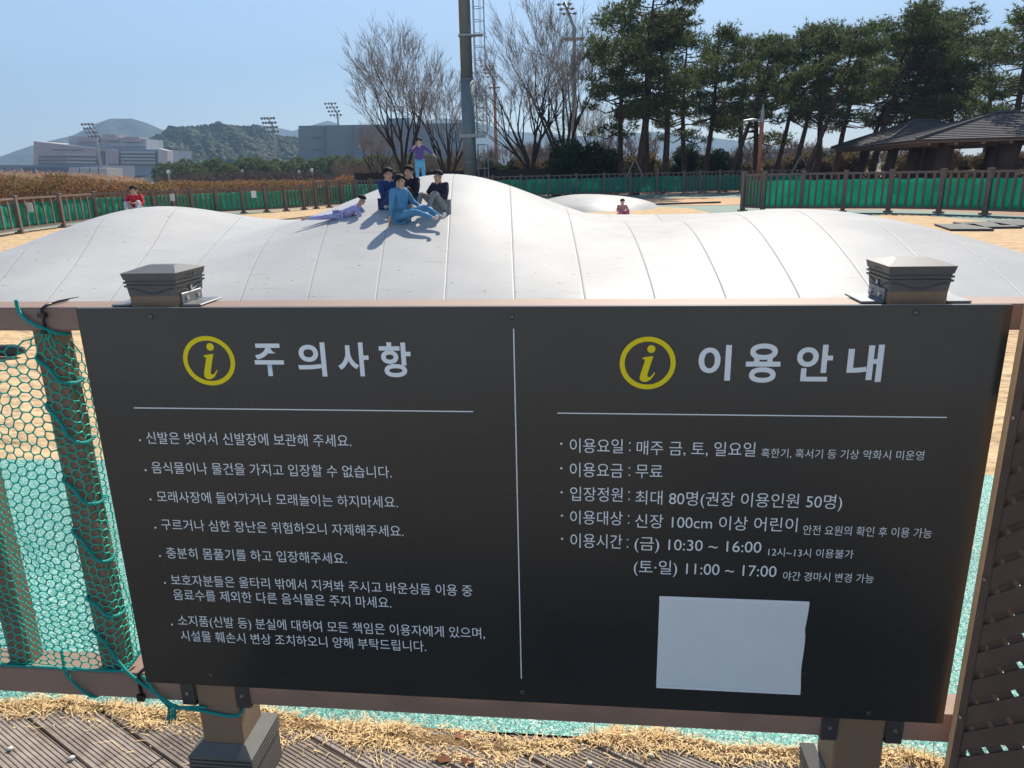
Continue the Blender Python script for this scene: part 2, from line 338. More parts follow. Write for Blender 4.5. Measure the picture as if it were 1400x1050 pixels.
def pine_meshes(seed,H=10,lean=(.2,0),bare=.5,spread=2.6,pads=46,dens=85,curve=.3):
    rn=random.Random(seed); b=MB(); pts=[];rs=[]
    for i in range(13):
        t=i/12; z=H*.93*t
        x=lean[0]*z+curve*math.sin(t*4+seed)*t; y=lean[1]*z+curve*math.cos(t*3.3+seed)*t
        pts.append(Vector((x,y,z-.1))); rs.append(.19*(1-t)**.8+.03)
    b.tube(pts,rs,8)
    P=[];D=[]
    for k in range(pads):
        t=bare+(1-bare)*(k+.5)/pads; i=min(11,int(t*12)); q=pts[i]+(pts[i+1]-pts[i])*(t*12-i)
        rel=(t-bare)/(1-bare); wid=spread*math.sin(math.pi*min(1,.22+rel*.74))**.8
        a=rn.uniform(0,6.28); L=wid*rn.uniform(.35,1.08)
        e=q+Vector((math.cos(a)*L,math.sin(a)*L,rn.uniform(-.25,.45)+.15*L*rel))
        mid=q+(e-q)*.5+Vector((0,0,-.15*L+rn.uniform(-.1,.2)))
        b.tube([q,mid,e],[.055*(1-rel)+.02,.03,.012],4,False)
        rx=rn.uniform(.38,.86); rz=rx*rn.uniform(.30,.5); m=int(dens*rx*rx*2.0)
        for _ in range(m):
            v=Vector((rn.gauss(0,1),rn.gauss(0,1),rn.gauss(0,1))); v.normalize(); r=rn.random()**.45
            o=Vector((v.x*rx*r,v.y*rx*r,v.z*rz*r)); P.append(e+o); D.append(Vector((v.x,v.y,v.z*.6)).normalized()*.9)
        if k%2==0 or rel>.75:  # stray candles
            for _ in range(9):
                v=Vector((rn.uniform(-1,1),rn.uniform(-1,1),rn.uniform(.2,1))).normalized(); ks=rn.uniform(1.0,1.5); P.append(e+Vector((v.x*rx*ks*.9,v.y*rx*ks*.9,v.z*rz*ks*1.5))); D.append(v)
    V,F=tufts(P,D,.26,.055,5,seed)
    tr=b.mesh('trunk',m_barkp,True)
    o=np_obj('crown',V,F,m_needle); cm=o.data; bpy.data.objects.remove(o)
    return tr,cm
PV=[pine_meshes(1,10,(.10,0),.40,3.2,54,70),pine_meshes(2,10,(.26,.03),.47,2.9,42,72),pine_meshes(3,10,(.02,.02),.46,2.5,38,70,.45),pine_meshes(4,10,(.18,-.04),.38,3.5,50,68,.5),pine_meshes(5,10,(-.06,.03),.32,2.6,44,75,.4),pine_meshes(6,10,(.34,0),.48,3.0,42,75,.25)]
def pine(px,depth,toppy,var,label,rz=0,wid=1.0):
    g0=AG(px,depth,-.03); H=(AT(px,toppy,depth).z+.03)/9.6
    t=thing('pine_tree',label,'tree',g0,rz,'pines beyond the fence',(H*wid,H*wid,H))
    link('trunk',PV[var][0],t); link('crown',PV[var][1],t); return t
PL=[(852,50,2,4,'thin dark pine leaning just left of the tallest pine',.2,.8),
(869,46,-22,0,'tallest pine with dense crown cut by the top of the photo',0,1.05),
(884,52,20,2,'crooked slim pine right behind the tallest pine',.6,.8),
(909,48,10,2,'straight twin stemmed pine right of the tallest pine',2.2,.95),
(938,56,40,4,'small pine filling the gap right of the twin stemmed pine',1.0,.9),
(962,50,38,0,'pine with spiky tip standing left of the orange lamp post',.5,.9),
(992,47,52,5,'slanting pine crossing behind the orange lamp post',-.3,.85),
(1012,60,44,2,'straight distant pine immediately left of the orange lamp post',0,.9),
(1034,52,50,4,'dark upright pine directly behind the orange lamp post',1.9,1.0),
(1056,49,40,1,'slanting pine just right of the orange lamp post',.2,.85),
(1079,46,36,1,'bent pine midway between the lamp post and the first gazebo',-.2,.85),
(1096,43,40,5,'long slanting pine held by bamboo props',0,.85),
(1118,50,24,2,'upright slim pine beside the propped slanting pine',.9,1.0),
(1140,54,30,3,'broad pine left of the far gazebo roof tip',.3,.9),
(1172,48,22,5,'slanting pine at the left end of the far gazebo',.15,.8),
(1190,47,8,3,'big spreading pine whose crown overhangs the far gazebo',-.1,1.0),
(1212,50,16,1,'dark curved pine rising behind the far gazebo roof',.1,.9),
(1240,52,12,3,'broad pine behind the far gazebo ridge',.6,1.05),
(1268,50,22,0,'pine between the two gazebo roofs',2.6,1.0),
(1305,54,32,3,'pine behind the left slope of the near gazebo',3.4,.95),
(1345,58,44,2,'lower pine behind the near gazebo apex',1.3,1.0),
(1392,36,6,4,'yellowish pine at the right edge of the photo',.4,1.1),
(1440,40,-20,0,'tall pine partly outside the right edge of the photo',1.4,1.1)]
for a in PL: pine(a[0],a[1],a[2],a[3],a[4],a[5],a[6])

def bare_meshes(seed,H=9,stems=4,fan=.5,trunk_h=1.0,r0=.16,levels=5,twigs=True,rmin=.0085,name='branches'):
    rn=random.Random(seed); b=MB(); b2=MB()
    def grow(p,d,L,r,lv):
        n=4; pts=[p.copy()];rs=[r]; q=p.copy(); dd=d.copy()
        for i in range(n):
            dd=(dd+Vector((rn.gauss(0,.09),rn.gauss(0,.09),rn.gauss(0,.05)+.045))).normalized()
            q=q+dd*(L/n); pts.append(q.copy()); rs.append(r*(1-.42*(i+1)/n))
        (b if r>.02 else b2).tube(pts,rs,5 if r>.03 else 3,False)
        if lv<=0: return
        k=3 if lv>1 else 5
        for j in range(k):
            t=rn.uniform(.35,1) if j else 1.0
            i=min(n-1,int(t*n)); s=pts[i]+(pts[i+1]-pts[i])*(t*n-i) if t<1 else pts[-1]
            a=rn.uniform(0,6.28); ax=dd.orthogonal().normalized(); ax.rotate(Matrix.Rotation(a,3,dd)); sp=rn.uniform(.22,.62)*(1 if j else .5)
            nd=(dd*math.cos(sp)+ax*math.sin(sp)).normalized()
            grow(s,nd,L*rn.uniform(.58,.82),max(rmin,rs[i]*rn.uniform(.5,.72)),lv-1)
    base=Vector((0,0,trunk_h))
    if trunk_h>0: b.tube([(0,0,-.1),(0,0,trunk_h*.5),base],[r0*1.35,r0*1.1,r0],8)
    for k in range(stems):
        a=2*math.pi*k/stems+rn.uniform(-.4,.4); f_=fan*rn.uniform(.5,1.15)
        d=Vector((math.cos(a)*math.sin(f_),math.sin(a)*math.sin(f_),math.cos(f_)))
        grow(base*(.7+.3*rn.random()),d,H*.30,r0*.62,levels)
    return b.mesh('trunk',m_barkd,True),b2.mesh('twigs',m_twig)
BV=[bare_meshes(21,9,5,.60,1.2,.17,5),bare_meshes(22,9,5,.42,1.0,.15,5),bare_meshes(23,9,6,.55,1.5,.19,5)]
def bare(px,depth,h,var,label,rz=0,wid=1,name='bare_tree',grp='leafless trees behind the far fence'):
    t=thing(name,label,'tree',AG(px,depth,-.05),rz,grp,(h/9*wid,h/9*wid,h/9)); link('trunk',BV[var][0],t); link('twigs',BV[var][1],t); return t
bare(552,52,11.4,0,'wide leafless tree standing left of the tall floodlight pole',.3,1.0)
bare(612,50,9.6,1,'dense vase shaped leafless tree touching the tall floodlight pole',1.2,1.0)
bare(520,62,6.5,1,'small reddish leafless tree in front of the flat block',2.3,1.2)
bare(726,49,9.6,2,'spreading leafless tree right of the tall floodlight pole',.8,1.0)
bare(768,53,12.8,0,'tallest leafless tree in front of the second floodlight mast',2.0,.95)
bare(812,60,8.0,1,'leafless tree behind the dark conifer bushes',.5,1.0)
# twiggy thicket
TV=bare_meshes(31,4,9,.75,.0,.05,4,name='t')
m_thick=mat('thicket_bark',(.17,.12,.10),.9,.15,var=.4,scale=1)
tw=TV[1].copy(); tw.materials.clear(); tw.materials.append(m_thick)
tk=TV[0].copy(); tk.materials.clear(); tk.materials.append(m_thick)
rn=random.Random(5)
V_=[];F_=[];off=0
tv=np.array([v.co[:] for v in TV[1].vertices]); tf=np.array([p.vertices[:] for p in TV[1].polygons if len(p.vertices)==4])
for k in range(26):
    px=rn.uniform(478,1290); d=rn.uniform(66,88); s_=rn.uniform(.9,1.45)*(1.3 if 650<px<860 else .9)
    p=AG(px,d,-.1); a=rn.uniform(0,6.28); ca,sa=math.cos(a),math.sin(a)
    v=tv*s_; v=np.stack([v[:,0]*ca*1.4-v[:,1]*sa*1.4+p.x,v[:,0]*sa*1.4+v[:,1]*ca*1.4+p.y,v[:,2]+p.z],1)
    V_.append(v);F_.append(tf+off);off+=len(v)
tag(np_obj('thicket',np.concatenate(V_),np.concatenate(F_),m_thick),'tangle of pinkish brown leafless brush behind the trees',None,kind='stuff')

def bush_mesh(seed,rx,ry,h,n=2600,L=.20,Wd=.07,m=None,cone=.6):
    rn=random.Random(seed); P=[];D=[]
    lumps=[(rn.uniform(-1,1),rn.uniform(-1,1),rn.uniform(.05,1)) for _ in range(26)]
    for _ in range(n):
        l=rn.choice(lumps); zz=l[2]; k=(1-zz*cone)
        v=Vector((rn.gauss(0,1),rn.gauss(0,1),rn.gauss(0,1))).normalized()
        c=Vector((l[0]*rx*k*.72,l[1]*ry*k*.72,zz*h*.86)); r=rn.random()**.4
        P.append(c+Vector((v.x*rx*.36*r,v.y*ry*.36*r,max(-c.z,v.z*h*.17*r)))); D.append(v)
    V,F=tufts(P,D,L,Wd,4,seed,.4); o=np_obj('crown',V,F,m or m_conif); me=o.data; bpy.data.objects.remove(o); return me
b_=MB(); b_.tube([(0,0,-.05),(0,0,.8),(.05,0,1.6)],[.12,.09,.05],7); m_stem=b_.mesh('trunk',m_barkd,True)
CB=[bush_mesh(41,1.5,1.5,3.2,3200),bush_mesh(42,1.8,1.6,2.7,3200,cone=.45)]
def bush(px,depth,sc,var,label,rz=0,name='conifer_bush',cat='bush',grp='dark conifer bushes behind the far fence'):
    t=thing(name,label,cat,AG(px,depth,-.03),rz,grp,sc); link('trunk',m_stem,t); link('crown',CB[var],t); return t
bush(775,47,1.15,0,'dark conifer bush right of the bare spreading tree',0)
bush(808,47.5,1.15,1,'dark rounded conifer bush next to the row of pines',1)
bush(835,54,1.0,0,'small conifer bush peeping out behind the rounded one',2)
bush(672,55,.85,1,'low olive bush beside the tall floodlight pole',.5)
bush(700,58,.8,0,'low olive bush under the spreading bare tree',2.5)
bush(938,58,1.1,0,'conical conifer bush among the pine trunks left of the lamp post',2.8)
bush(984,55,1.0,1,'squat conifer bush under the pines left of the lamp post',3.8)
bush(1110,62,.95,1,'dark shrub behind the propped pine',1.8)
bush(1150,60,.9,0,'dark shrub left of the far gazebo posts',.8)
m_brn=mat('brown_shrub_leaves',(.11,.085,.04),.8,.2,col2=(.17,.12,.06),scale=1,island=[(.06,.05,.03),(.13,.10,.05),(.22,.17,.10)])
BB=bush_mesh(43,1.5,1.4,2.2,2200,.16,.09,m_brn,.25)
rn=random.Random(8)
def shrub_run(xs,label,seed):
    V=[];F=[];off=0; bv=np.array([v.co[:] for v in BB.vertices]).reshape(-1,3)
    for x,d,s_ in xs:
        p=AG(x,d,-.05); a=rn.uniform(0,6.28); ca,sa=math.cos(a),math.sin(a); v=bv*s_
        V.append(np.stack([v[:,0]*ca-v[:,1]*sa+p.x,v[:,0]*sa+v[:,1]*ca+p.y,v[:,2]+p.z],1)); F.append(np.arange(len(bv)).reshape(-1,3)+off); off+=len(bv)
    return tag(np_obj('shrubbery',np.concatenate(V),np.concatenate(F),m_brn),label,None,kind='stuff')
shrub_run([(x+rn.uniform(-8,8),rn.uniform(56,66),rn.uniform(.8,1.2)) for x in range(640,1420,34)],'brown leaved shrubbery behind the tree trunks',1)

for q_ in (m_needle,m_conif,m_brn): translucent(q_,.45)
# far pines in front of the wooded hill
rn=random.Random(12);P=[];D=[]
for k in range(60):
    px=222+k*7.2+rn.uniform(-5,5)
    if px>650: break
    d=rn.uniform(120,150); hgt=(240-rn.uniform(219,228)+4)*d/1006+1.2; c=AG(px,d,0)
    for _ in range(260):
        v=Vector((rn.gauss(0,1),rn.gauss(0,1),rn.gauss(0,1))).normalized(); P.append(c+Vector((v.x*1.6,v.y*1.6,max(.3,hgt*.60+v.z*hgt*.42)))); D.append(v)
V,F=tufts(P,D,.55,.22,3,9,.3); tag(np_obj('far_pine_wood',V,F,m_needle),kind='stuff')
# flowering hedge mounds beyond the left fence
m_hedge=mat('hedge_leaves',(.12,.17,.04),.8,.2,col2=(.42,.13,.09),scale=.45,island=[(.06,.09,.03),(.14,.15,.05),(.26,.20,.10),(.10,.11,.05),(.34,.09,.06),(.30,.24,.18)])
m_reed=mat('dry_reeds',(.42,.28,.19),.85,.2,col2=(.55,.38,.27),scale=.4,island=[(.25,.15,.09),(.40,.28,.17),(.35,.20,.14),(.16,.15,.06)])
for q_ in (m_hedge,m_reed):
    translucent(q_,.45)
    for nd in q_.node_tree.nodes:
        if nd.type=='MIX_RGB': nd.inputs[0].default_value=.42
def hedge(name,spec,m,n,L,Wd,seed,label):
    rn=random.Random(seed);P=[];D=[]
    for _ in range(n):
        px=rn.uniform(spec[0][0],spec[-1][0]); d=rn.uniform(spec[0][2],spec[-1][3])
        top=np.interp(px,[q[0] for q in spec],[q[1] for q in spec]); H_=max(.3,AT(px,top,d).z)
        zz=H_*(rn.random()**.55)*(.88+.05*math.sin(px*.17+d)+.05*math.sin(px*.53+d*2)+rn.uniform(-.06,.06)); c=AG(px,d,zz); P.append(c); D.append((rn.gauss(0,.4),rn.gauss(0,.4),.5))
    V,F=tufts(P,D,L,Wd,3,seed,.5); return tag(np_obj(name,V,F,m),label,None,kind='stuff')
hedge('flower_hedge',[(-120,237,36,43),(0,238,36,43),(45,243,36,43),(75,235,36,43),(95,239,36,43),(150,247,36,43),(240,251,36,43)],m_hedge,17000,.13,.07,51,'hedge of red and ochre shrubs beyond the left fence')
hedge('reed_bank',[(-120,233,46,54),(0,232,46,54),(90,235,46,54),(150,238,46,54),(200,246,46,54)],m_reed,11000,.24,.04,52,'bank of dry pinkish reeds behind the red shrubs')
hedge('low_flower_hedge',[(215,248,52,60),(240,246,52,60),(290,248,52,60),(330,246,52,60),(400,246,52,60),(455,246,52,60),(470,238,52,60),(520,243,52,60),(640,246,52,60)],m_hedge,20000,.14,.08,53,'long low hedge of ochre and red shrubs behind the left fence')
hedge('brushwood',[(215,243,80,90),(330,236,80,90),(400,236,80,90),(460,242,80,90),(640,240,80,90)],mat('brushwood_twigs',(.10,.07,.065),.9,.1,col2=(.17,.12,.11),scale=.2),6000,.7,.05,54,'dull mauve brushwood between hedge and far pines')

# ------------------------------------------------------------------ floodlights, lamp post
m_steel=mat('galvanised_steel',(.15,.19,.20),.5,.5,.3,var=.12,scale=2)
m_steelp=mat('pale_steel',(.30,.32,.33),.5,.5,.2,var=.1,scale=2)
m_rust=mat('reddish_mast_paint',(.30,.13,.08),.6,.4,var=.15,scale=2)
m_lamp=mat('lamp_housing',(.12,.12,.13),.4,.5,.2)
t=thing('floodlight_pole','tall thick grey floodlight pole with caged ladder right of the seated people','pole',AG(643,46))
L_=t
b=MB(); b.tube([(0,0,0),(0,0,6.6)],[.40,.385],20); b.tube([(0,0,6.6),(0,0,22)],[.355,.27],20); b.obj('pole_shaft',m_steel,t,True)
b=MB(); b.tube([(0,0,8.90),(0,0,9.02)],[.42,.42],20); b.box(.3,1.0,-.3,.3,8.93,8.99); b.obj('platform',m_steelp,t)
b=MB(); b.box(-.46,.95,-.42,.42,3.42,3.62); b.obj('platform',m_steelp,t)
for z in (2.0,6.6,12.5,16): b=MB(); b.tube([(0,0,z),(0,0,z+.08)],[.42-.005*z,.42-.005*z],20); b.obj('flange',m_steel,t)
def cage(z0,z1,x=.62):
    b=MB()
    for y in (-.2,.2): b.tube([(x-.12,y,z0-.3),(x-.12,y,z1)],.022,5)
    z=z0-.2
    while z<z1: b.tube([(x-.12,-.2,z),(x-.12,.2,z)],.014,4); z+=.3
    b.obj('ladder',m_steel,t)
    b=MB(); z=z0
    while z<z1+.05:
        b.tube([(x-.12+.62*math.sin(math.pi*k/10),-.33*math.cos(math.pi*k/10),z) for k in range(11)],.018,4); z+=.68
    for k in (2,4,5,6,8): b.tube([(x-.12+.62*math.sin(math.pi*k/10),-.33*math.cos(math.pi*k/10),z0) ,(x-.12+.62*math.sin(math.pi*k/10),-.33*math.cos(math.pi*k/10),z1)],.012,4)
    b.obj('safety_cage',m_steelp,t)
cage(7.0,20); cage(3.7,6.3); cage(.3,3.0)
def mast(px,depth,toppy,lean,label,m,r=.22,rows=4,cols=4,wd=3.2,platform=True,face=0):
    base=AG(px,depth); H=AT(px,toppy,depth).z
    t=thing('floodlight_mast',label,'floodlight',base,face,'floodlight masts in the distance')
    b=MB(); b.tube([(0,0,0),(0,0,H*.86),(lean,0,H)],[r*1.3,r*.8,r*.6],10); b.obj('pole_shaft',m,t,True)
    b=MB(); b.box(-1.0,1.0,-.6,.6,H*.80,H*.80+.15); b.obj('platform',m,t)
    bk=MB()
    for i in range(rows):
        z=H-.2-i*wd*.27; x0=lean*(1-i*.25); bk.box(x0-wd/2,x0+wd/2,-.05,.05,z-.05,z+.05)
    bk.obj('lamp_frame',m,t)
    lm=MB(); lm.tube([(0,.3,0),(0,-.25,-.12)],[.16,.28],8); me=lm.mesh('lamp_head',m_lamp)
    for i in range(rows):
        for j in range(cols):
            z=H-.2-i*wd*.27; x0=lean*(1-i*.25); o=link('lamp_head',me,t,(x0-wd/2+wd*(j+.5)/cols,-.1,z)); k=wd/3.2; o.scale=(k,k,k)
    return t
mast(141,300,168,-2.5,'floodlight mast with lamp bank rising in front of the grandstand',m_steelp,.45,4,4,5.5)
mast(380,300,160,-1.5,'floodlight mast with lamp bank rising in front of the wooded hill',m_steelp,.45,4,5,6.0)
mast(468,320,140,-2.5,'floodlight mast with lamp bank above the flat blue grey block',m_steelp,.45,4,4,5.5)
mast(679,140,88,-1.4,'reddish floodlight mast just right of the tall thick pole',m_rust,.28,4,3,2.2)
mast(785,80,2,-1.0,'nearer floodlight mast behind the tallest leafless tree, its head leaning left',m_steelp,.23,3,3,1.6)
def small_lamp(px,depth,toppy,label):
    base=AG(px,depth); H=AT(px,toppy,depth).z; t=thing('path_lamp',label,'lamp',base,0,'small white path lamps')
    b=MB(); b.tube([(0,0,0),(0,0,H)],.09,6); b.obj('post',m_steelp,t); b=MB(); b.tube([(0,0,H),(0,0,H+.08),(0,0,H+.35),(0,0,H+.4)],[.08,.2,.18,.03],8); b.obj('lamp_shade',mat('white_lamp_shade',(.6,.6,.6),.5,.5),t)
small_lamp(332,90,237,'white path lamp right of the first dip in the low hedge')
small_lamp(409,90,238,'white path lamp below the hill left of the flat block')
small_lamp(427,95,235,'white path lamp nearest the flat block')
small_lamp(231,80,238,'white path lamp at the left end of the low hedge')
t=thing('street_lamp','orange lamp post with pale arm standing among the pines','lamp post',AG(1038,41))
Hs=AT(1042,142,41).z
b=MB(); b.tube([(0,0,.55),(0,0,Hs*.80)],[.12,.10],10); b.obj('post',mat('orange_paint',(.42,.13,.06),.5,.4,var=.1,scale=3),t,True)
b=MB(); b.tube([(0,0,0),(0,0,.56)],[.16,.15],10); b.obj('post_base',mat('blue_grey_paint',(.07,.10,.14),.5,.4),t)
b=MB(); b.tube([(0,0,Hs*.80),(0,0,Hs*.9),(0,0,Hs)],[.11,.10,.02],10); b.obj('finial',m_steelp,t)
b=MB(); b.tube([(0,0,Hs*.82),(-.5,0,Hs*.83),(-.95,0,Hs*.82)],[.05,.07,.05],8); b.obj('lamp_arm',m_steelp,t)

# ------------------------------------------------------------------ fences round the play area
m_wpc=mat('fence_brown',(.165,.122,.102),.7,.3,var=.15,scale=4)
m_net=mat('green_shade_net',(.03,.34,.24),.75,.2,col2=(.08,.50,.37),scale=1.5,bump=.03,bscale=2.5)
translucent(m_net,.6)
def fence(label,posts,H,group,capw=.085,bal=4,net=True,netz=(.14,.96),seam=False):
    t=thing('fence',label,'fence',posts[0],0,None); inv=parent_inv(t)
    pm=MB(); pm.box(-.065,.065,-.065,.065,0,H-.03,.006); pm.frustum(0,0,H-.04,H,.08,.08,.07,.07); pm.box(-.12,.12,-.12,.12,0,.05); pme=pm.mesh('post',m_wpc)
    bm_=MB(); bm_.box(-.032,.032,-.02,.02,.17,H-.13); bme=bm_.mesh('baluster',m_wpc)
    for i,p in enumerate(posts):
        q=posts[min(i+1,len(posts)-1)]-posts[max(0,i-1)]; a=math.atan2(q.y,q.x)
        o=link('post',pme,t); o.matrix_parent_inverse=inv; o.location=p; o.rotation_euler=(0,0,a)
    nb=MB()
    for i in range(len(posts)-1):
        a,c=posts[i],posts[i+1]; d=c-a; L=d.length; ang=math.atan2(d.y,d.x)
        rm=MB(); rm.box(.065,L-.065,-.035,.035,H-.13,H-.07); o=rm.obj('rail',m_wpc,t); o.matrix_parent_inverse=inv; o.location=a; o.rotation_euler=(0,0,ang)
        rm=MB(); rm.box(.065,L-.065,-.035,.035,.11,.17); o=rm.obj('rail',m_wpc,t); o.matrix_parent_inverse=inv; o.location=a; o.rotation_euler=(0,0,ang)
        for k in range(bal):
            o=link('baluster',bme,t); o.matrix_parent_inverse=inv; o.location=a+d*((k+1)/(bal+1)); o.rotation_euler=(0,0,ang)
    if net:
        # rippled sheet on the outer side
        n_=Vector((0,0,0)); vs=[];cols=0; rn=random.Random(len(posts)); zz=np.linspace(netz[0],netz[1],7)
        for i in range(len(posts)-1):
            a,c=posts[i],posts[i+1]; d=(c-a); nrm=Vector((-d.y,d.x,0)).normalized()
            if nrm.dot(a-Vector((-2,12,0)))<0: nrm=-nrm
            for k in range(10 if i<len(posts)-2 else 11):
                s_=k/10; topd=-.005-.03*abs(math.sin(s_*3.14159*(2+i%2)))+rn.uniform(-.015,.01)
                for j,z in enumerate(zz):
                    r=.015*math.sin(s_*31+j*1.3+i)+.010*rn.uniform(-1,1)
                    vs.append(a+d*s_+nrm*(.058+r)+Vector((0,0,z*H/1.2+(topd if j==6 else 0)))-t.location)
                cols+=1
        fs=[]
        for i in range(cols-1):
            for j in range(6): q=i*7+j; fs.append((q,q+7,q+8,q+1))
        b=MB(); b.add(vs,fs); o=b.obj('shade_net',m_net,t,True)
        md=o.modifiers.new('thickness','SOLIDIFY'); md.thickness=.004
    return t
def azline(pts,pxs):   # posts on azimuths, forward distance interpolated
    xs=[p[0] for p in pts]; ds=[p[1] for p in pts]
    return [AG(x,float(np.interp(x,xs,ds))) for x in pxs]
left=azline([(-120,16.5),(-45,20.3),(14,22.9),(75,25.4),(123,27.8),(256,30.8),(291,31.8),(386,33.6),(428,35.2),(445,36)],[-120,-45,14,75,123,165,205,232,257,291,327,359,386,411,428])
fence('brown fence with green netting curving away on the left behind the low hump',left,1.12,None)
mid=azline([(428,35.2),(460,37),(560,41),(673,43.5),(1015,43.4),(1100,43)],[428,446,464,484,506,530,556,584,612,640,673,712,750,788,826,862,899,936,958,985,1015,1056,1100])
fence('far brown fence with green netting in front of the conifer bushes',mid[0:],1.27,None)
right=[AG(1019,25.7),AG(1047,24.9),AG(1100,24.4),AG(1158.6,23.9),AG(1222,23.3),AG(1293,22.3),AG(1358,21.2),AG(1430,20),AG(1510,18.6)]
fence('nearer brown fence with bright green netting in front of the gazebos',right,1.28,None,bal=5)
# dark low timber fence behind
t=thing('dark_timber_fence','low dark purple brown fence behind the far green netted fence','fence',AG(480,47.5)); inv=parent_inv(t)
m_dk=mat('dark_timber',(.035,.022,.024),.8,.3)
pl=MB(); pl.box(-.11,.11,-.012,.012,.0,1.55); pl.v=[(x,y,z+(.04 if abs(x)<.001 else 0)) for x,y,z in pl.v]; pme=pl.mesh('board',m_dk)
a,c=AG(486,47.5),AG(800,47.5); n_=90
for k in range(n_):
    o=link('board',pme,t); o.matrix_parent_inverse=inv; o.location=a+(c-a)*(k/n_); o.rotation_euler=(0,0,math.atan2((c-a).y,(c-a).x)); o.scale=(.75,1,1)
b=MB(); 
for z in (.4,1.1): b.tube([a+Vector((0,.05,z)),c+Vector((0,.05,z))],.04,4)
o=b.obj('rail',m_dk,t); o.matrix_parent_inverse=inv
# white notice tags on the left fence
m_white=mat('white_plastic',(.62,.66,.66),.5,.4)
for px,dep,lab in ((36,23.6,'white notice tag on the left fence nearest the photo edge'),(233,30.3,'white notice tag on the left fence right of the child in red'),(345,32.2,'small white notice tag further along the left fence')):
    p=AG(px,dep,.78 if px>40 else .74); b=MB(); b.box(-.10,.10,-.008,.008,-.14,.14); o=b.obj('notice_tag',m_white); o.location=p-HD*.12; o.rotation_euler=(0,0,.2); tag(o,lab,'notice','white notice tags on the left fence')

# ------------------------------------------------------------------ gazebos
m_tile=mat('grey_shingles',(.085,.077,.082),.85,.2,var=.25,scale=6)
m_trunkc=mat('brown_column',(.060,.042,.036),.8,.2,var=.2,scale=2,bump=.03)
def gazebo(label,c,wx,wy,ez,az,ridge_l,cols,rz):
    t=thing('gazebo',label,'gazebo',c,rz,'shingled gazebos under the pines')
    N=15
    # each course of shingles is a strip of its own, lapping the one below
    def ring(u): return (wx*(1-u)+ridge_l*u, wy*(1-u), ez+(az-ez)*u)
    for k in range(N):
        b=MB(); a0=ring(k/N); a1=ring((k+1.12)/N if k<N-1 else 1); z0=.05
        vs=[(-a0[0],-a0[1],a0[2]+z0),(a0[0],-a0[1],a0[2]+z0),(a0[0],a0[1],a0[2]+z0),(-a0[0],a0[1],a0[2]+z0),(-a1[0],-a1[1],a1[2]+.01),(a1[0],-a1[1],a1[2]+.01),(a1[0],a1[1],a1[2]+.01),(-a1[0],a1[1],a1[2]+.01),(-a0[0],-a0[1],a0[2]-.0),(a0[0],-a0[1],a0[2]),(a0[0],a0[1],a0[2]),(-a0[0],a0[1],a0[2])]
        b.add(vs,[(0,1,5,4),(1,2,6,5),(2,3,7,6),(3,0,4,7),(8,9,1,0),(9,10,2,1),(10,11,3,2),(11,8,0,3)]); b.obj('shingle_course',m_tile,t)
    b=MB()
    for sx in(-1,1):
        for sy in(-1,1): b.tube([(sx*wx,sy*wy,ez+.07),(sx*ridge_l,0,az+.04)],.07,6)
    b.tube([(-ridge_l-.05,0,az+.05),(ridge_l+.05,0,az+.05)],.09,6); b.obj('ridge_cap',m_tile,t)
    b=MB(); b.box(-wx+.12,wx-.12,-wy+.12,wy-.12,ez-.10,ez-.01); b.obj('soffit',m_wpc,t)
    for x in np.linspace(-wx+.5,wx-.5,9):
        b=MB(); b.box(x-.06,x+.06,-wy+.02,wy-.02,ez-.2,ez-.102); b.obj('rafter',m_wpc,t)
    for (x,y,r) in cols:
        b=MB(); b.tube([(x-.10,y,-.05),(x,y,ez*.5),(x+.12,y,ez-.1)],[r*1.15,r*.95,r*1.05],12); b.obj('column',m_trunkc,t,True)
gazebo('farther gazebo with shingled hip roof, partly hidden by the nearer one',AG(1256,42),3.6,3.0,2.3,3.55,.5,[(-2.6,-2,.24),(-.7,-2.2,.28),(.1,-1.6,.28),(2.6,-2,.26),(-2.2,2,.2),(2.2,2,.2)],.12)
gazebo('nearer gazebo with shingled hip roof at the right of the photo',AG(1366,34),4.5,3.6,2.3,3.42,.35,[(-3.1,-2.4,.28),(-.75,-2.6,.42),(3.1,-2.4,.3),(-2.8,2.4,.25),(2.8,2.4,.25),(.8,-2.0,.28)],-.10)
# bamboo props
for px,lab in ((1095,'pair of bamboo props at the foot of the slanting pine'),(868,'bamboo props at the foot of the tallest pine')):
    c=AG(px,43.5 if px>1000 else 45); t=thing('tree_prop',lab,'prop',c,0)
    for sx in(-1,1):
        b=MB(); b.tube([(sx*.95,-.3,0),(sx*.05,0,1.9)],.04,6); b.obj('pole',mat('bamboo',(.28,.23,.17),.7,.3),t)

# ------------------------------------------------------------------ bouncing dome
DP=[-2.799,13.881,9.657,7.705,3.176,0.732,0.421,-2.738,12.81,1.614,3.638,1.044,-8.079,11.421,1.0,2.434,0.729,4.567,11.832,2.274,3.97,0.572,1.482,15.719,1.277,2.178,-0.268]
def DH(x,y):
    p=DP; u_=min(1,max(0,(x-1)/4)); bb_=p[3]*(1+(.22*u_*u_*(3-2*u_) if y<p[1] else 0)); rho=abs((x-p[0])/p[2])**p[4]+abs((y-p[1])/bb_)**p[4]
    E=max(0,1-rho)**p[5]; g_=p[6]
    for k in range(7,len(p),5): g_+=p[k+4]*math.exp(-((x-p[k])/p[k+2])**2/2-((y-p[k+1])/p[k+3])**2/2)
    return E*g_
m_dome=bpy.data.materials.new('white_vinyl'); m_dome.use_nodes=True; n=m_dome.node_tree; b=n.nodes['Principled BSDF']
b.inputs['Roughness'].default_value=.34; b.inputs['Specular IOR Level'].default_value=.045
tcn=n.nodes.new('ShaderNodeTexCoord')
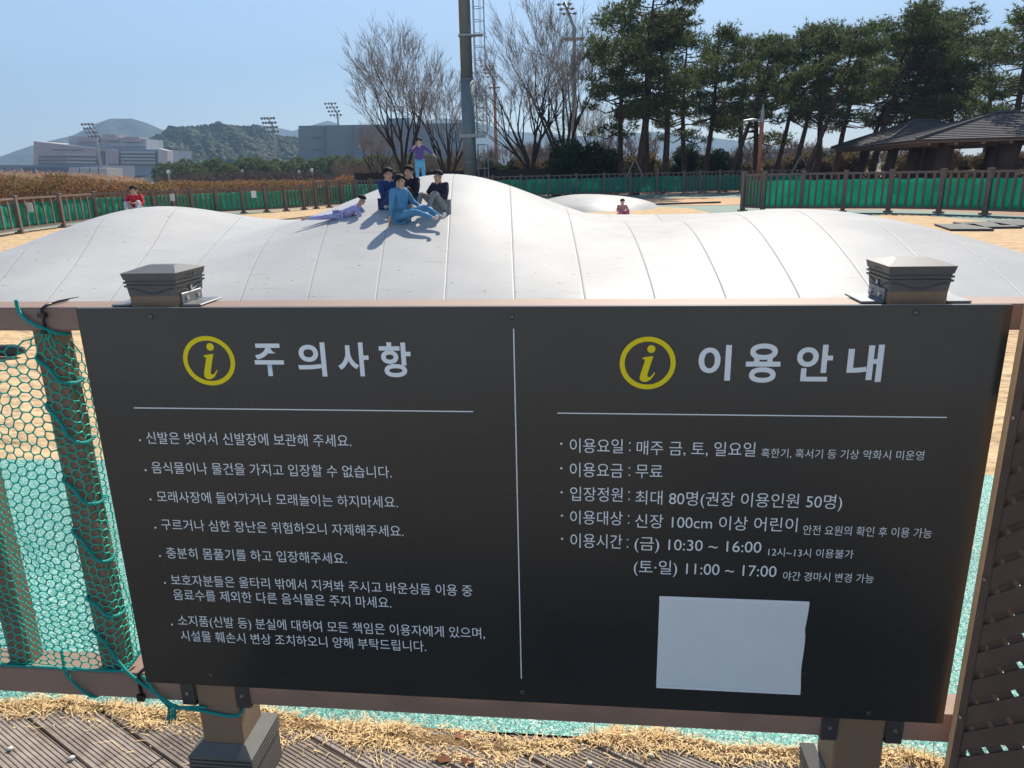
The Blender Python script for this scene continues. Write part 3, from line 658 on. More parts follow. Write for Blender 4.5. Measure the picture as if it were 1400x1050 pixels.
def nz_(sc_,det,lo,hi,ca,cb,stretch=None):
    t_=n.nodes.new('ShaderNodeTexNoise'); t_.inputs['Scale'].default_value=sc_; t_.inputs['Detail'].default_value=det
    src=tcn.outputs['Object']
    if stretch: mp_=n.nodes.new('ShaderNodeMapping'); mp_.inputs['Scale'].default_value=stretch; mp_.inputs['Rotation'].default_value=(0,0,.5); n.links.new(src,mp_.inputs[0]); src=mp_.outputs[0]
    n.links.new(src,t_.inputs[0]); r_=n.nodes.new('ShaderNodeValToRGB'); r_.color_ramp.elements[0].position=lo; r_.color_ramp.elements[1].position=hi
    r_.color_ramp.elements[0].color=(*ca,1); r_.color_ramp.elements[1].color=(*cb,1); n.links.new(t_.outputs[0],r_.inputs[0]); return r_.outputs[0],t_
c1,_=nz_(.9,8,.3,.75,(.40,.393,.382),(.465,.456,.443))
c2,_=nz_(3.0,7,.62,.78,(1,1,1),(.40,.38,.36),(.5,4,1))
c3,_=nz_(11,3,.70,.72,(1,1,1),(.28,.27,.25),(1,2.5,1))
m1=n.nodes.new('ShaderNodeMixRGB'); m1.blend_type='MULTIPLY'; m1.inputs[0].default_value=.35; n.links.new(c1,m1.inputs[1]); n.links.new(c2,m1.inputs[2])
m2=n.nodes.new('ShaderNodeMixRGB'); m2.blend_type='MULTIPLY'; m2.inputs[0].default_value=1; n.links.new(m1.outputs[0],m2.inputs[1]); n.links.new(c3,m2.inputs[2])
n.links.new(m2.outputs[0],b.inputs['Base Color'])
rr,_=nz_(2.2,8,.3,.7,(.40,.40,.40),(.50,.50,.50)); n.links.new(rr,b.inputs['Roughness'])
bt=n.nodes.new('ShaderNodeTexNoise'); bt.inputs['Scale'].default_value=.9; bt.inputs['Detail'].default_value=1; n.links.new(tcn.outputs['Object'],bt.inputs[0])
bb=n.nodes.new('ShaderNodeBump'); bb.inputs['Distance'].default_value=.05; bb.inputs['Strength'].default_value=.6; n.links.new(bt.outputs[0],bb.inputs['Height']); n.links.new(bb.outputs[0],b.inputs['Normal'])
m_seam=mat('seam_tape',(.24,.24,.24),.9,.05)
dome=thing('bouncing_dome','huge white inflated vinyl bouncing dome with several humps behind the sign','bouncing dome',(0,0,0))
def fan(k,d): 
    q=Vector((EYE.x,EYE.y,0))+HD*d+RT*(.67*k*(1+.065*(d-5.8))+.05); return q
ds=np.linspace(4.0,25,130)
cs=[0,.006,.014,.03,.1,.2,.35,.5,.65,.8,.9,.97,.986,.994,1.0]
for k in range(-14,12):
    vs=[];fs=[];ok=[]
    for d in ds:
        for c in cs:
            q=fan(k+c,d); h=DH(q.x,q.y); e=min(c,1-c); gr=.004*max(0,1-e/.012) ; vs.append((q.x,q.y,(h-gr) if h>0 else -.05)); ok.append(h>0)
    W_=len(cs)
    for i in range(len(ds)-1):
        for j in range(W_-1):
            a=i*W_+j
            if ok[a] or ok[a+1] or ok[a+W_] or ok[a+W_+1]: fs.append((a,a+1,a+W_+1,a+W_))
    if not fs: continue
    used=sorted({i for f_ in fs for i in f_}); mp_={u:i for i,u in enumerate(used)}
    b=MB(); b.add([vs[u] for u in used],[tuple(mp_[i] for i in f_) for f_ in fs]); b.obj('panel',m_dome,dome,True)
    # stitched seam strip sunk in the groove
    st=MB(); pv=[]
    for d in ds:
        for s_ in(-.0045,.0045):
            q=fan(k,d)+RT*s_; h=DH(q.x,q.y); pv.append((q.x,q.y,h-.0025 if h>0 else -.05)); 
    fs=[(2*i,2*i+1,2*i+3,2*i+2) for i in range(len(ds)-1) if pv[2*i][2]>-.04 or pv[2*i+2][2]>-.04]
    if fs: st.add(pv,fs); st.obj('seam',m_seam,dome,True)
# second small dome
c=AG(812,30.5); b=MB(); vs=[];fs=[]
for i in range(13):
    rho=i/12
    for k in range(40):
        a=2*math.pi*k/40; vs.append((2.6*rho*math.cos(a),3.4*rho*math.sin(a),.50*max(0,1-rho**2.3)**.75 - (.02 if i==12 else 0)+.06*math.cos(a)*rho*(1-rho)*-4*.6))
for i in range(12):
    for k in range(40): fs.append((i*40+k,(i+1)*40+k,(i+1)*40+(k+1)%40,i*40+(k+1)%40))
b.add(vs,fs); o=b.obj('small_bouncing_dome',m_dome,None,True); o.location=c
tag(o,'low white bouncing dome in the distance, half in tree shade','bouncing dome')
# mats on the sand
m_mat=mat('black_rubber_mat',(.045,.05,.055),.7,.3,var=.2,scale=5)
for (px,py,a,lab) in ((1316,311.5,.1,'dark flat mat on the sand, closest to the dome'),(1348,308.5,.25,'dark flat mat in the middle of the row of three'),(1386,306.5,.0,'dark flat mat at the right end of the row of three')):
    p=G(px,py); b=MB(); b.box(-.42,.42,-.8,.8,0,.05,.008); o=b.obj('rubber_mat',m_mat); o.location=p+Vector((0,0,-.012)); o.rotation_euler=(0,0,a-.3); tag(o,lab,'mat','dark mats on the sand')
p=G(-6,487); b=MB(); b.tube([(-.35,0,.05),(.18,.02,.05),(.26,.03,.05)],[.05,.055,.03],10); o=b.obj('foam_roll',m_mat,None,True); o.location=p; tag(o,'black foam roll lying on the sand beside the dome, seen through the net','foam roll')
b=MB(); p=G(925,279); b.box(-1.9,1.9,-.12,.12,0,.06,.01); o=b.obj('rubber_edging',m_mat); o.location=p; o.rotation_euler=(0,0,.25); tag(o,'dark edging strip lying between the two sand areas','edging')

# ------------------------------------------------------------------ people
def skin_mesh(name,verts,edges,rad,sub=1):
    me=bpy.data.meshes.new(name); me.from_pydata(verts,edges,[]); o=bpy.data.objects.new(name,me); C.objects.link(o)
    md=o.modifiers.new('skin','SKIN'); md.use_smooth_shade=True
    sl=me.skin_vertices[0].data
    for i,r in enumerate(rad): sl[i].radius=(r,r); sl[i].use_root=(i==0)
    if sub: s_=o.modifiers.new('sub','SUBSURF'); s_.levels=sub; s_.render_levels=sub
    bpy.context.view_layer.update()
    dg=bpy.context.evaluated_depsgraph_get(); out=bpy.data.meshes.new_from_object(o.evaluated_get(dg)); out.name=name
    bpy.data.objects.remove(o); return out
m_skin=mat('skin',(.50,.31,.22),.55,.4); m_hair=mat('black_hair',(.018,.014,.014),.75,.2,bump=.01,bscale=40); m_eye=mat('eye_dark',(.01,.01,.01),.3,.5)
m_sole=mat('white_sock',(.6,.6,.6),.8,.2)
POSES={
'stand':dict(pel=(0,0,.86),bel=(0,.01,1.02),che=(0,.0,1.24),nec=(0,0,1.38),hea=(0,-.01,1.485),top=(0,0,1.59),sl=(-.17,0,1.34),sr=(.17,0,1.34),el=(-.33,-.03,1.16),er=(.33,-.03,1.20),wl=(-.20,-.12,1.30),wr=(.46,-.08,1.08),hl=(-.09,0,.84),hr=(.09,0,.84),kl=(-.10,-.01,.47),kr=(.10,-.01,.47),al=(-.10,.02,.08),ar=(.11,.02,.08),tl=(-.11,-.13,.04),tr=(.13,-.13,.04)),
'sit':dict(pel=(0,0,.11),bel=(0,.0,.26),che=(0,-.03,.47),nec=(0,-.055,.595),hea=(0,-.075,.70),top=(0,-.065,.80),sl=(-.17,-.03,.55),sr=(.17,-.03,.55),el=(-.24,-.18,.34),er=(.24,-.18,.34),wl=(-.10,-.36,.38),wr=(.10,-.36,.36),hl=(-.10,-.04,.11),hr=(.10,-.04,.11),kl=(-.17,-.42,.40),kr=(.17,-.40,.42),al=(-.12,-.62,.08),ar=(.14,-.62,.08),tl=(-.13,-.78,.04),tr=(.15,-.78,.04)),
'sitlegs':dict(pel=(0,0,.11),bel=(0,.0,.26),che=(0,.0,.48),nec=(0,-.02,.60),hea=(0,-.04,.71),top=(0,-.03,.81),sl=(-.18,0,.56),sr=(.18,0,.56),el=(-.27,-.02,.32),er=(.27,-.12,.34),wl=(-.28,.02,.08),wr=(.18,-.33,.28),hl=(-.10,-.04,.11),hr=(.10,-.04,.11),kl=(-.12,-.46,.19),kr=(.17,-.44,.26),al=(-.10,-.86,.07),ar=(.16,-.82,.08),tl=(-.12,-.93,.14),tr=(.17,-.90,.16)),
'lie':dict(pel=(0,0,.13),bel=(.17,-.0,.17),che=(.38,.0,.29),nec=(.49,0,.385),hea=(.555,-.02,.465),top=(.60,0,.56),sl=(.42,.16,.32),sr=(.44,-.15,.30),el=(.58,.22,.10),er=(.58,-.20,.06),wl=(.74,.14,.06),wr=(.78,-.16,.05),hl=(-.02,.09,.12),hr=(-.02,-.09,.12),kl=(-.42,.10,.09),kr=(-.44,-.11,.09),al=(-.82,.12,.08),ar=(-.86,-.14,.07),tl=(-.95,.12,.05),tr=(-.99,-.15,.05)),
}
def person(label,pose,loc,rz,s,shirt,trou,long_hair=False,faceaway=False):
    J={k:Vector(v) for k,v in POSES[pose].items()}
    t=thing('person',label,'person',loc,rz,None,s)
    names=['pel','bel','che','nec','hea','top','sl','el','wl','sr','er','wr','hl','kl','al','tl','hr','kr','ar','tr']
    rad=dict(pel=.115,bel=.105,che=.12,nec=.055,hea=.100,top=.078,sl=.055,sr=.055,el=.038,er=.038,wl=.026,wr=.026,hl=.075,hr=.075,kl=.05,kr=.05,al=.034,ar=.034,tl=.028,tr=.028)
    E_=[('pel','bel'),('bel','che'),('che','nec'),('nec','hea'),('hea','top'),('che','sl'),('sl','el'),('el','wl'),('che','sr'),('sr','er'),('er','wr'),('pel','hl'),('hl','kl'),('kl','al'),('al','tl'),('pel','hr'),('hr','kr'),('kr','ar'),('ar','tr')]
    V=[J[k] for k in names]; Rr=[rad[k]*.93 for k in names]; E=[(names.index(a),names.index(b)) for a,b in E_]
    for wn,en in (('wl','el'),('wr','er')):
        d=(J[wn]-J[en]).normalized(); sd_=d.cross(Vector((0,.3,1))).normalized(); w0=names.index(wn); pi=len(V); V.append(J[wn]+d*.05); Rr.append(.026); E.append((w0,pi))
        for q,ln in ((-1.5,.055),(-.5,.075),(.5,.08),(1.5,.07),(2.6,.045)):
            k0=len(V); bend=Vector((0,0,-.02)); V.append(J[wn]+d*(.085 if q<2 else .05)+sd_*(q*.017)); Rr.append(.009); E.append((pi,k0)); V.append(J[wn]+d*(.085+ln if q<2 else .05+ln)+sd_*(q*.018)+bend); Rr.append(.0075); E.append((k0,k0+1))
    hd=(J['top']-J['nec']).normalized(); fw=Vector((0,-1,0)) if pose!='lie' else Vector((1,-.2,0)).normalized()
    fw=(fw-hd*fw.dot(hd)).normalized(); hi=names.index('hea')
    k0=len(V); V.append(J['hea']+fw*.10); Rr.append(.018); E.append((hi,k0))
    link('body',skin_mesh('body',V,E,Rr),t).data.materials.append(m_skin)
    def sub(nm,keys,edges,k,m,cut=None):
        vs=[];
        for q in keys: vs.append(J[q] if not cut or q not in cut else J[cut[q][0]].lerp(J[q],cut[q][1]))
        o=link(nm,skin_mesh(nm,vs,[(keys.index(a),keys.index(b)) for a,b in edges],[rad[q]*k*(.9 if (q=='pel' and nm=='jacket') else 1) for q in keys],2),t); o.data.materials.append(m); return o
    sub('jacket',['che','bel','pel','nec','sl','el','wl','sr','er','wr'],[('che','bel'),('bel','pel'),('che','nec'),('che','sl'),('sl','el'),('el','wl'),('che','sr'),('sr','er'),('er','wr')],1.28,shirt,{'wl':('el',.88),'wr':('er',.88),'nec':('che',.80)})
    sub('trousers',['pel','hl','kl','al','hr','kr','ar'],[('pel','hl'),('hl','kl'),('kl','al'),('pel','hr'),('hr','kr'),('kr','ar')],1.25,trou,{'al':('kl',.9),'ar':('kr',.9)})
    # hair: cap of a sphere over crown and back of the head
    b=MB(); c=J['hea']+hd*.045; bk=-fw; rt=hd.cross(fw).normalized(); vs=[];fs=[]
    nu,nv=16,8; depth=1.75 if not long_hair else 2.1
    for i in range(nv+1):
        for k in range(nu):
            a=2*math.pi*k/nu; back=(.5-.5*math.cos(a))**.55      # a=0 front
            th=(i/nv)*(.98+(depth-.98)*back); r=.109*(1+.05*math.sin(k*2.3+i*1.7)+.03*math.sin(k*5.1))
            vs.append(c+hd*(math.cos(th)*r)+(fw*math.cos(a)+rt*math.sin(a))*(math.sin(th)*r)+bk*.012)
    for i in range(nv):
        for k in range(nu): fs.append((i*nu+k,(i+1)*nu+k,(i+1)*nu+(k+1)%nu,i*nu+(k+1)%nu))
    b.add(vs,fs); o=b.obj('hair',m_hair,t,True); md=o.modifiers.new('t','SOLIDIFY'); md.thickness=.008
    for sgn in(-1,1):
        b=MB(); e=J['hea']+hd*.02+fw*.082+rt*sgn*.032; b.tube([e,e+fw*.012],[.011,.006],6); b.obj('eye',m_eye,t)
        b=MB(); e=J['hea']+rt*sgn*.088; b.tube([e-hd*.025,e,e+hd*.025],[.012,.02,.012],6); b.obj('ear',m_skin,t,True)
    b=MB(); e=J['hea']-hd*.045+fw*.082; b.tube([e-rt*.022,e+fw*.004,e+rt*.022],[.004,.008,.004],5); b.obj('mouth',mat('lips',(.35,.12,.1),.5,.4),t)
    for a_,b2 in (('al','tl'),('ar','tr')):
        o=link('sock',skin_mesh('sock',[J[a_],J[a_].lerp(J[b2],.6),J[b2]],[(0,1),(1,2)],[.042,.04,.034]),t); o.data.materials.append(m_skin if pose=='lie' else m_sole)
    return t
def on_dome(px,py,maxd=22):
    r=ray(px,py); t_=4.0
    while t_<60:
        p=EYE+r*t_
        if p.z<=DH(p.x,p.y) or p.z<=0: break
        t_+=.03
    return Vector((p.x,p.y,max(DH(p.x,p.y),0)))
cl=lambda nm,c: mat(nm,c,.85,.2,var=.18,scale=7,bump=.03,bscale=9)
p=on_dome(458,300); person('child in pale lavender clothes lying on the left slope of the big hump','lie',p+Vector((.10,0,-.02)),0,.60,cl('lavender_cloth',(.36,.36,.62)),cl('lavender_cloth',(.36,.36,.62)))
p=on_dome(526,290); person('child in navy jacket sitting between the lying child and the adult in blue','sit',p+Vector((0,.2,0)),.9,.74,cl('navy_cloth',(.02,.04,.14)),cl('ochre_cloth',(.03,.05,.14)))
p=on_dome(548,304); person('person in light blue denim coat sitting with legs stretched to the right','sitlegs',p,1.15,.76,cl('denim_blue',(.09,.25,.42)),cl('denim_blue',(.09,.25,.42)),True)
p=on_dome(557,284); person('child in black top sitting behind the person in light blue','sit',p+Vector((0,.35,-.02)),-.4,.74,cl('black_cloth',(.02,.02,.03)),cl('black_cloth',(.02,.02,.03)))
p=on_dome(604,290); person('child in black and maroon top with grey trousers sitting right of the group','sit',p,-.5,.70,cl('charcoal_maroon',(.03,.025,.045)),cl('grey_cloth',(.22,.23,.24)))
q=AT(575,240,16.6); person('child in purple top and blue jeans standing on top of the big hump','stand',Vector((q.x,q.y,max(.0,DH(q.x,q.y)-.02))),.3,.66,cl('purple_cloth',(.11,.08,.24)),cl('bright_denim',(.12,.36,.55)))
q=AT(187,284,14.6); person('child in red jacket sitting behind the crest of the left hump','sit',Vector((q.x,q.y,DH(q.x,q.y)+.0)),.3,.66,cl('red_cloth',(.50,.03,.05)),cl('white_cloth',(.5,.47,.47)))
q=G(850,299); person('small child in pink sitting on the sand beyond the big dome','sit',Vector((q.x,q.y,-.012)),.2,.72,cl('peach_cloth',(.55,.26,.20)),cl('pink_cloth',(.45,.14,.25)))

# ------------------------------------------------------------------ deck of grooved boards
m_deck=mat('weathered_composite',(.17,.13,.105),.8,.25,col2=(.38,.32,.27),scale=14,bump=.0016,bscale=170,detail=10,stretch=None)
n=m_deck.node_tree; b=n.nodes['Principled BSDF']; src=b.inputs['Base Color'].links[0].from_socket
oi=n.nodes.new('ShaderNodeObjectInfo'); mr=n.nodes.new('ShaderNodeMapRange'); mr.inputs[3].default_value=.72; mr.inputs[4].default_value=1.12; n.links.new(oi.outputs['Random'],mr.inputs[0])
tcn=n.nodes.new('ShaderNodeTexCoord'); t2=n.nodes.new('ShaderNodeTexNoise'); t2.inputs['Scale'].default_value=5; t2.inputs['Detail'].default_value=9; t2.inputs['Roughness'].default_value=.75; n.links.new(tcn.outputs['Object'],t2.inputs[0])
m3=n.nodes.new('ShaderNodeMapRange'); m3.inputs[1].default_value=.56; m3.inputs[2].default_value=.68; m3.inputs[3].default_value=0; m3.inputs[4].default_value=.8; n.links.new(t2.outputs[0],m3.inputs[0])
mu=n.nodes.new('ShaderNodeMixRGB'); mu.blend_type='MULTIPLY'; mu.inputs[0].default_value=1; n.links.new(src,mu.inputs[1]); n.links.new(mr.outputs[0],mu.inputs[2])
du_=n.nodes.new('ShaderNodeMixRGB'); du_.inputs[2].default_value=(.42,.34,.25,1); n.links.new(m3.outputs[0],du_.inputs[0]); n.links.new(mu.outputs[0],du_.inputs[1]); n.links.new(du_.outputs[0],b.inputs['Base Color'])
deck=bpy.data.objects.new("deck",None); C.objects.link(deck); deck["kind"]="structure"
sheet('deck_substrate',[(-6,-3.6),(6,-3.6),(6,.36),(-6,.36)],-.055,mat('dark_earth',(.03,.022,.016),.95,.1))
ang=R_(-28.0); du=Vector((math.cos(ang),math.sin(ang),0)); dn=Vector((-math.sin(ang),math.cos(ang),0))
pitch,bw=.1315,.125
def clip(poly,ymax):
    out=[]
    for i in range(len(poly)):
        a,b=poly[i],poly[(i+1)%len(poly)]
        ia,ib=a.y<=ymax,b.y<=ymax
        if ia: out.append(a)
        if ia!=ib: s_=(ymax-a.y)/(b.y-a.y); out.append(a+(b-a)*s_)
    return out
rn=random.Random(3)
grv=11
for kb in range(-26,16):
    n0=-.545+pitch*kb+.003; 
    # this board runs along du; split into lengths with butt joints
    cuts=[-3.9+rn.uniform(0,1.2)]
    while cuts[-1]<4.5: cuts.append(cuts[-1]+rn.choice([1.9,2.4]))
    for a,b2 in zip(cuts[:-1],cuts[1:]):
        b=MB(); dz=rn.uniform(-.0015,.0015); any_=False
        a_=a+.003; b_2=b2-.003; sn=[]
        w_=bw/grv
        prof=[(0,-.022),(0,-.002),(.002,0)]
        for g_ in range(grv):
            s0=.003+(bw-.006)*g_/grv; ww=(bw-.006)/grv
            prof+= [(s0+ww*.12,-.0004),(s0+ww*.55,-.0004),(s0+ww*.68,-.0026),(s0+ww*.92,-.0026)]
        prof+=[(bw-.002,0),(bw,-.002),(bw,-.022)]
        ends=[]
        for (s0,z0) in prof:
            pn=dn*(n0+s0); ymax=.285
            # parametrise along du, limit so that y<=ymax  (du.y<0: y falls with t)
            t0=a_; yy=(pn+du*t0).y
            if yy>ymax: t0=(ymax-pn.y)/du.y
            ends.append((t0,b_2,pn,z0))
        if min(e[0] for e in ends)>=b_2-.05: continue
        vs=[]
        for (t0,t1,pn,z0) in ends:
            t0=min(t0,t1-.01)
            for tt in (t0,t1): q=pn+du*tt; vs.append((q.x,q.y,z0+dz))
        if max(v[1] for v in vs)<-3.2: continue
        fs=[(2*i,2*i+1,2*i+3,2*i+2) for i in range(len(prof)-1)]
        fs.append(tuple(2*i for i in range(len(prof)))); fs.append(tuple(2*i+1 for i in range(len(prof)))[::-1])
        b.add(vs,fs); b.obj('board',m_deck,deck)

# ------------------------------------------------------------------ dry grass strip
m_grass=mat('dry_grass_blade',(.58,.40,.18),.75,.3,col2=(.72,.52,.27),scale=5,island=[(.44,.26,.11),(.78,.56,.28),(.60,.40,.17),(.82,.64,.37),(.36,.21,.10)])
m_green=mat('green_shoot',(.14,.22,.04),.7,.3)
rg=np.random.default_rng(4); GV=[];GF=[]
def gy0(x): return .228+.035*np.sin(x*3.1)+.028*np.sin(x*8.3+1)+.012*np.sin(x*31)+(-.03*np.exp(-((x+1.0)/.2)**2))-.02*x*0
def gy1(x): return .300-.02*x*(x<0)+.02*np.sin(x*4.7)+.02*np.sin(x*11)
N=34000
gx=rg.uniform(-3.0,1.9,N); u=rg.random(N); gyy=gy0(gx)+(gy1(gx)-gy0(gx))*u
stray=rg.random(N)<.09; gyy=np.where(stray,gyy-np.abs(rg.normal(0,.055,N))*(rg.random(N)<.8)+.02*rg.random(N),gyy)
dens=.5+.35*np.sin(gx*23+gyy*40)*np.sin(gx*9.3+2)+.25*np.sin(gx*51+gyy*90+1); keep=rg.random(N)<np.clip(dens,.06,1); gx,gyy,u,stray=gx[keep],gyy[keep],u[keep],stray[keep]
n=len(gx); az=rg.uniform(0,6.28,n); L=rg.uniform(.012,.050,n)*(.7+.5*np.sin(gx*13)*np.sin(gx*5+1)); L=np.where(rg.random(n)<.04,L*2.2,L); el=np.where(rg.random(n)<.72,rg.uniform(-.1,.35,n),rg.uniform(.3,1.3,n)); wd=rg.uniform(.0008,.0019,n)
z0=rg.uniform(-.02,.006,n)*np.sin(np.clip(u,0,1)*3.14)+.002
d1=np.stack([np.cos(az)*np.cos(el),np.sin(az)*np.cos(el),np.sin(el)],1); curl=rg.normal(0,.6,n); el2=el-rg.uniform(.2,1.1,n); az2=az+curl
d2=np.stack([np.cos(az2)*np.cos(el2),np.sin(az2)*np.cos(el2),np.sin(el2)],1)
sd_=np.stack([-np.sin(az),np.cos(az),0*az],1)*wd[:,None]
p0=np.stack([gx,gyy,z0],1); p1=p0+d1*(L*.5)[:,None]; p2=p1+d2*(L*.5)[:,None]; p2[:,2]=np.maximum(p2[:,2],.0015); p1[:,2]=np.maximum(p1[:,2],.002)
V=np.stack([p0-sd_,p0+sd_,p1-sd_*.9,p1+sd_*.9,p2-sd_*.3,p2+sd_*.3],1).reshape(-1,3); o_=(np.arange(n)*6)[:,None]
F=np.concatenate([o_+np.array([0,1,3,2]),o_+np.array([2,3,5,4])],0)
tag(np_obj('dry_grass',V,F,m_grass),'strip of dry straw coloured grass between deck and turquoise rubber',None,kind='stuff')
b=MB(); seg=[]
for i in range(120):
    x=-3+5*i/119; 
    seg.append((x,float(gy0(np.array(x)))+.02,-.028)); seg.append((x,float((gy0(np.array(x))+gy1(np.array(x)))/2),.006)); seg.append((x,float(gy1(np.array(x)))+.01,-.01))
b.add(seg,[(3*i+j,3*i+3+j,3*i+4+j,3*i+1+j) for i in range(119) for j in range(2)]); tag(b.obj('grass_bed',mat('grass_thatch',(.16,.10,.05),.95,.1,col2=(.34,.22,.11),scale=60,bump=.01,bscale=120),None,True),kind='structure')
# small pebbles and dead leaves
m_peb=mat('pale_pebble',(.55,.53,.48),.8,.3); m_leaf=mat('dead_leaf',(.20,.08,.04),.8,.2)
for i,(px,py) in enumerate([(806,1044),(890,1032),(14,1023),(98,1036)]):
    p=G(px,py,.004); V,F=blob_cloud([(0,0,0)],[.009],i+1,.5); o=np_obj('pebble',V,F,m_peb,None,True); o.location=p; tag(o,['pale pebble on the board below the centre of the sign','second pale pebble right of the first, near the grass','pale pebble on the deck at the left photo edge','pale pebble beside the board gap at lower left'][i],'pebble','pebbles on the deck')
rn=random.Random(2)
for i,(px,py) in enumerate([(606,1037),(640,1040),(632,1006)]):
    p=G(px,py,.006); b=MB(); a=rn.uniform(0,6); q=[Vector((.022*math.cos(a+k),.014*math.sin(a+k),.006*math.sin(k*2+i))) for k in (0,1.3,2.4,3.5,4.9)]; b.poly(q); o=b.obj('dead_leaf',m_leaf); o.location=p; md=o.modifiers.new('t','SOLIDIFY'); md.thickness=.0006
    tag(o,['reddish dead leaf on the deck below the sign, largest one','reddish dead leaf beside the largest one on the deck','reddish dead leaf at the grass edge below the sign'][i],'leaf','dead leaves by the grass')

# ------------------------------------------------------------------ near fence (posts, rails, balusters)
m_near=mat('brown_composite',(.24,.155,.100),.6,.35,var=.10,scale=9,bump=.0006,bscale=220,stretch=(1,1,.35))
m_rail=mat('rail_composite',(.26,.17,.13),.6,.35,var=.10,scale=9,bump=.0005,bscale=220,stretch=(.3,1,1))
m_cap=mat('grey_cast_plastic',(.105,.105,.108),.5,.4,var=.08,scale=20,bump=.0003,bscale=300)
m_base=mat('base_cast_plastic',(.125,.118,.108),.5,.4,var=.08,scale=20)
m_brk=mat('dark_bracket',(.06,.06,.065),.45,.5,.3)
m_brk2=mat('grey_bracket',(.22,.22,.23),.4,.5,.5,var=.15,scale=30)
m_screw=mat('steel_screw',(.45,.44,.42),.3,.5,.9)
nf=thing('near_fence','brown composite fence carrying the notice board, with capped posts, closest to the camera','fence',(0,.08,0))
inv=parent_inv(nf)
def np_(o): o.matrix_parent_inverse=inv; return o
YF=.03; PW=.052; YC=YF+PW+.002
for pxc in (-.893,.603,2.105,-2.395):
    b=MB(); b.box(pxc-PW,pxc+PW,YF,YF+2*PW,.0,1.272,.004); po=np_(b.obj('post',m_near,nf))
    # cap
    b=MB(); hz=.0555
    b.frustum(pxc,YC,1.268,1.287,hz-.004,hz-.004,hz-.002,hz-.002); b.frustum(pxc,YC,1.287,1.291,hz+.001,hz+.001,hz+.002,hz+.002); b.frustum(pxc,YC,1.291,1.2945,hz-.002,hz-.002,hz-.002,hz-.002); b.frustum(pxc,YC,1.2945,1.2985,hz+.0015,hz+.0015,hz+.0025,hz+.0025)
    b.frustum(pxc,YC,1.2985,1.302,hz-.001,hz-.001,hz-.001,hz-.001); b.frustum(pxc,YC,1.302,1.316,hz+.001,hz+.001,hz+.004,hz+.004); b.frustum(pxc,YC,1.316,1.327,hz+.004,hz+.004,.030,.010)
    cp=b.obj('cap',m_cap,po)
    # wavy relief line round the cap
    for sd2,(ax,ay) in enumerate(((1,0),(0,1),(0,-1))):
        wv=MB(); pts=[]
        for k in range(25):
            u_=-1+2*k/24; z=1.279-.005*math.cos(u_*math.pi)
            if ax: pts.append((pxc+u_*(hz-.008),YC-(hz-.0018),z))
            else: pts.append((pxc+ay*(hz-.0018),YC+u_*(hz-.008),z))
        wv.tube(pts,.0018,4); wv.obj('moulding',m_cap,po)
    for s_ in(-1,1):
        for k in(-1,0,1): 
            h_=MB(); h_.box(pxc+s_*(hz+.002)-.001,pxc+s_*(hz+.002)+.0015,YC+k*.012-.003,YC+k*.012+.003,1.3055,1.3085); h_.obj('vent_slot',m_brk,po)
        h_=MB(); h_.tube([(pxc+s_*(hz-.006),YC+.0,1.280),(pxc+s_*(hz+.001),YC,1.280)],.0045,10); h_.obj('screw',m_screw,po)
    # base cover
    b=MB(); wx_=.082
    b.frustum(pxc,YC,0,.095,wx_-.004,wx_-.004,wx_-.004,wx_-.004)
    for k in range(3): b.frustum(pxc,YC,.095+k*.011,.102+k*.011,wx_,wx_,wx_,wx_); b.frustum(pxc,YC,.102+k*.011,.106+k*.011,wx_-.004,wx_-.004,wx_-.004,wx_-.004)
    b.frustum(pxc,YC,.128,.134,wx_,wx_,wx_,wx_); b.frustum(pxc,YC,.134,.156,wx_,wx_,.056,.056)
    bc=b.obj('base_cover',m_base,po)
    # small raised maker plate on the right slope
    # brackets for the rails
    for s_ in(-1,1):
        x0=pxc+s_*PW; 
        b=MB(); x1=x0+s_*.004; b.box(min(x0,x1),max(x0,x1),YF+.014,YF+.094,1.246,1.272,.0015); x2=x0+s_*.046; b.box(min(x1,x2),max(x1,x2),YF+.006,YF+.100,1.2465,1.2505,.0012); np_(b.obj('bracket',m_brk2,nf))
        for yy in(.032,.076):
            h_=MB(); h_.tube([(x0+s_*.003,YF+yy,1.260),(x0+s_*.007,YF+yy,1.260)],[.006,.005],10); np_(h_.obj('screw',m_screw,nf))
        b=MB(); x2=x0+s_*.034; b.box(min(x0,x2),max(x0,x2),YF-.006,YF-.001,.268,.345,.001); b.box(min(x0,x2),max(x0,x2),YF-.001,YF+.06,.2655,.2695); np_(b.obj('bracket',m_brk,nf))
        h_=MB(); h_.tube([(x0+s_*.017,YF-.0055,.303),(x0+s_*.017,YF-.0095,.303)],[.005,.004],10); np_(h_.obj('screw',m_screw,nf))
spans=[(-2.395,-.893),(-.893,.603),(.603,2.105)]
for a,c in spans:
    b=MB(); b.box(a+PW+.001,c-PW-.001,YF,YF+.082,1.196,1.2455,.004); np_(b.obj('rail',m_rail,nf))
    b=MB(); b.box(a+PW+.001,c-PW-.001,YF,YF+.075,.272,.345,.004); np_(b.obj('rail',m_rail,nf))
bm_=MB(); bm_.box(-.030,.030,0,.045,.345,1.196,.003); bme=bm_.mesh('baluster',m_near)
for a,c in spans:
    k=0
    n_=5; xs_=[a+(c-a)*(i+1)/(n_+1) for i in range(n_)]
    if a<-2: xs_=[-1.160-.245*i for i in range(5)]
    for x in xs_: np_(link('baluster',bme,nf,(x,YF+.015,0)))

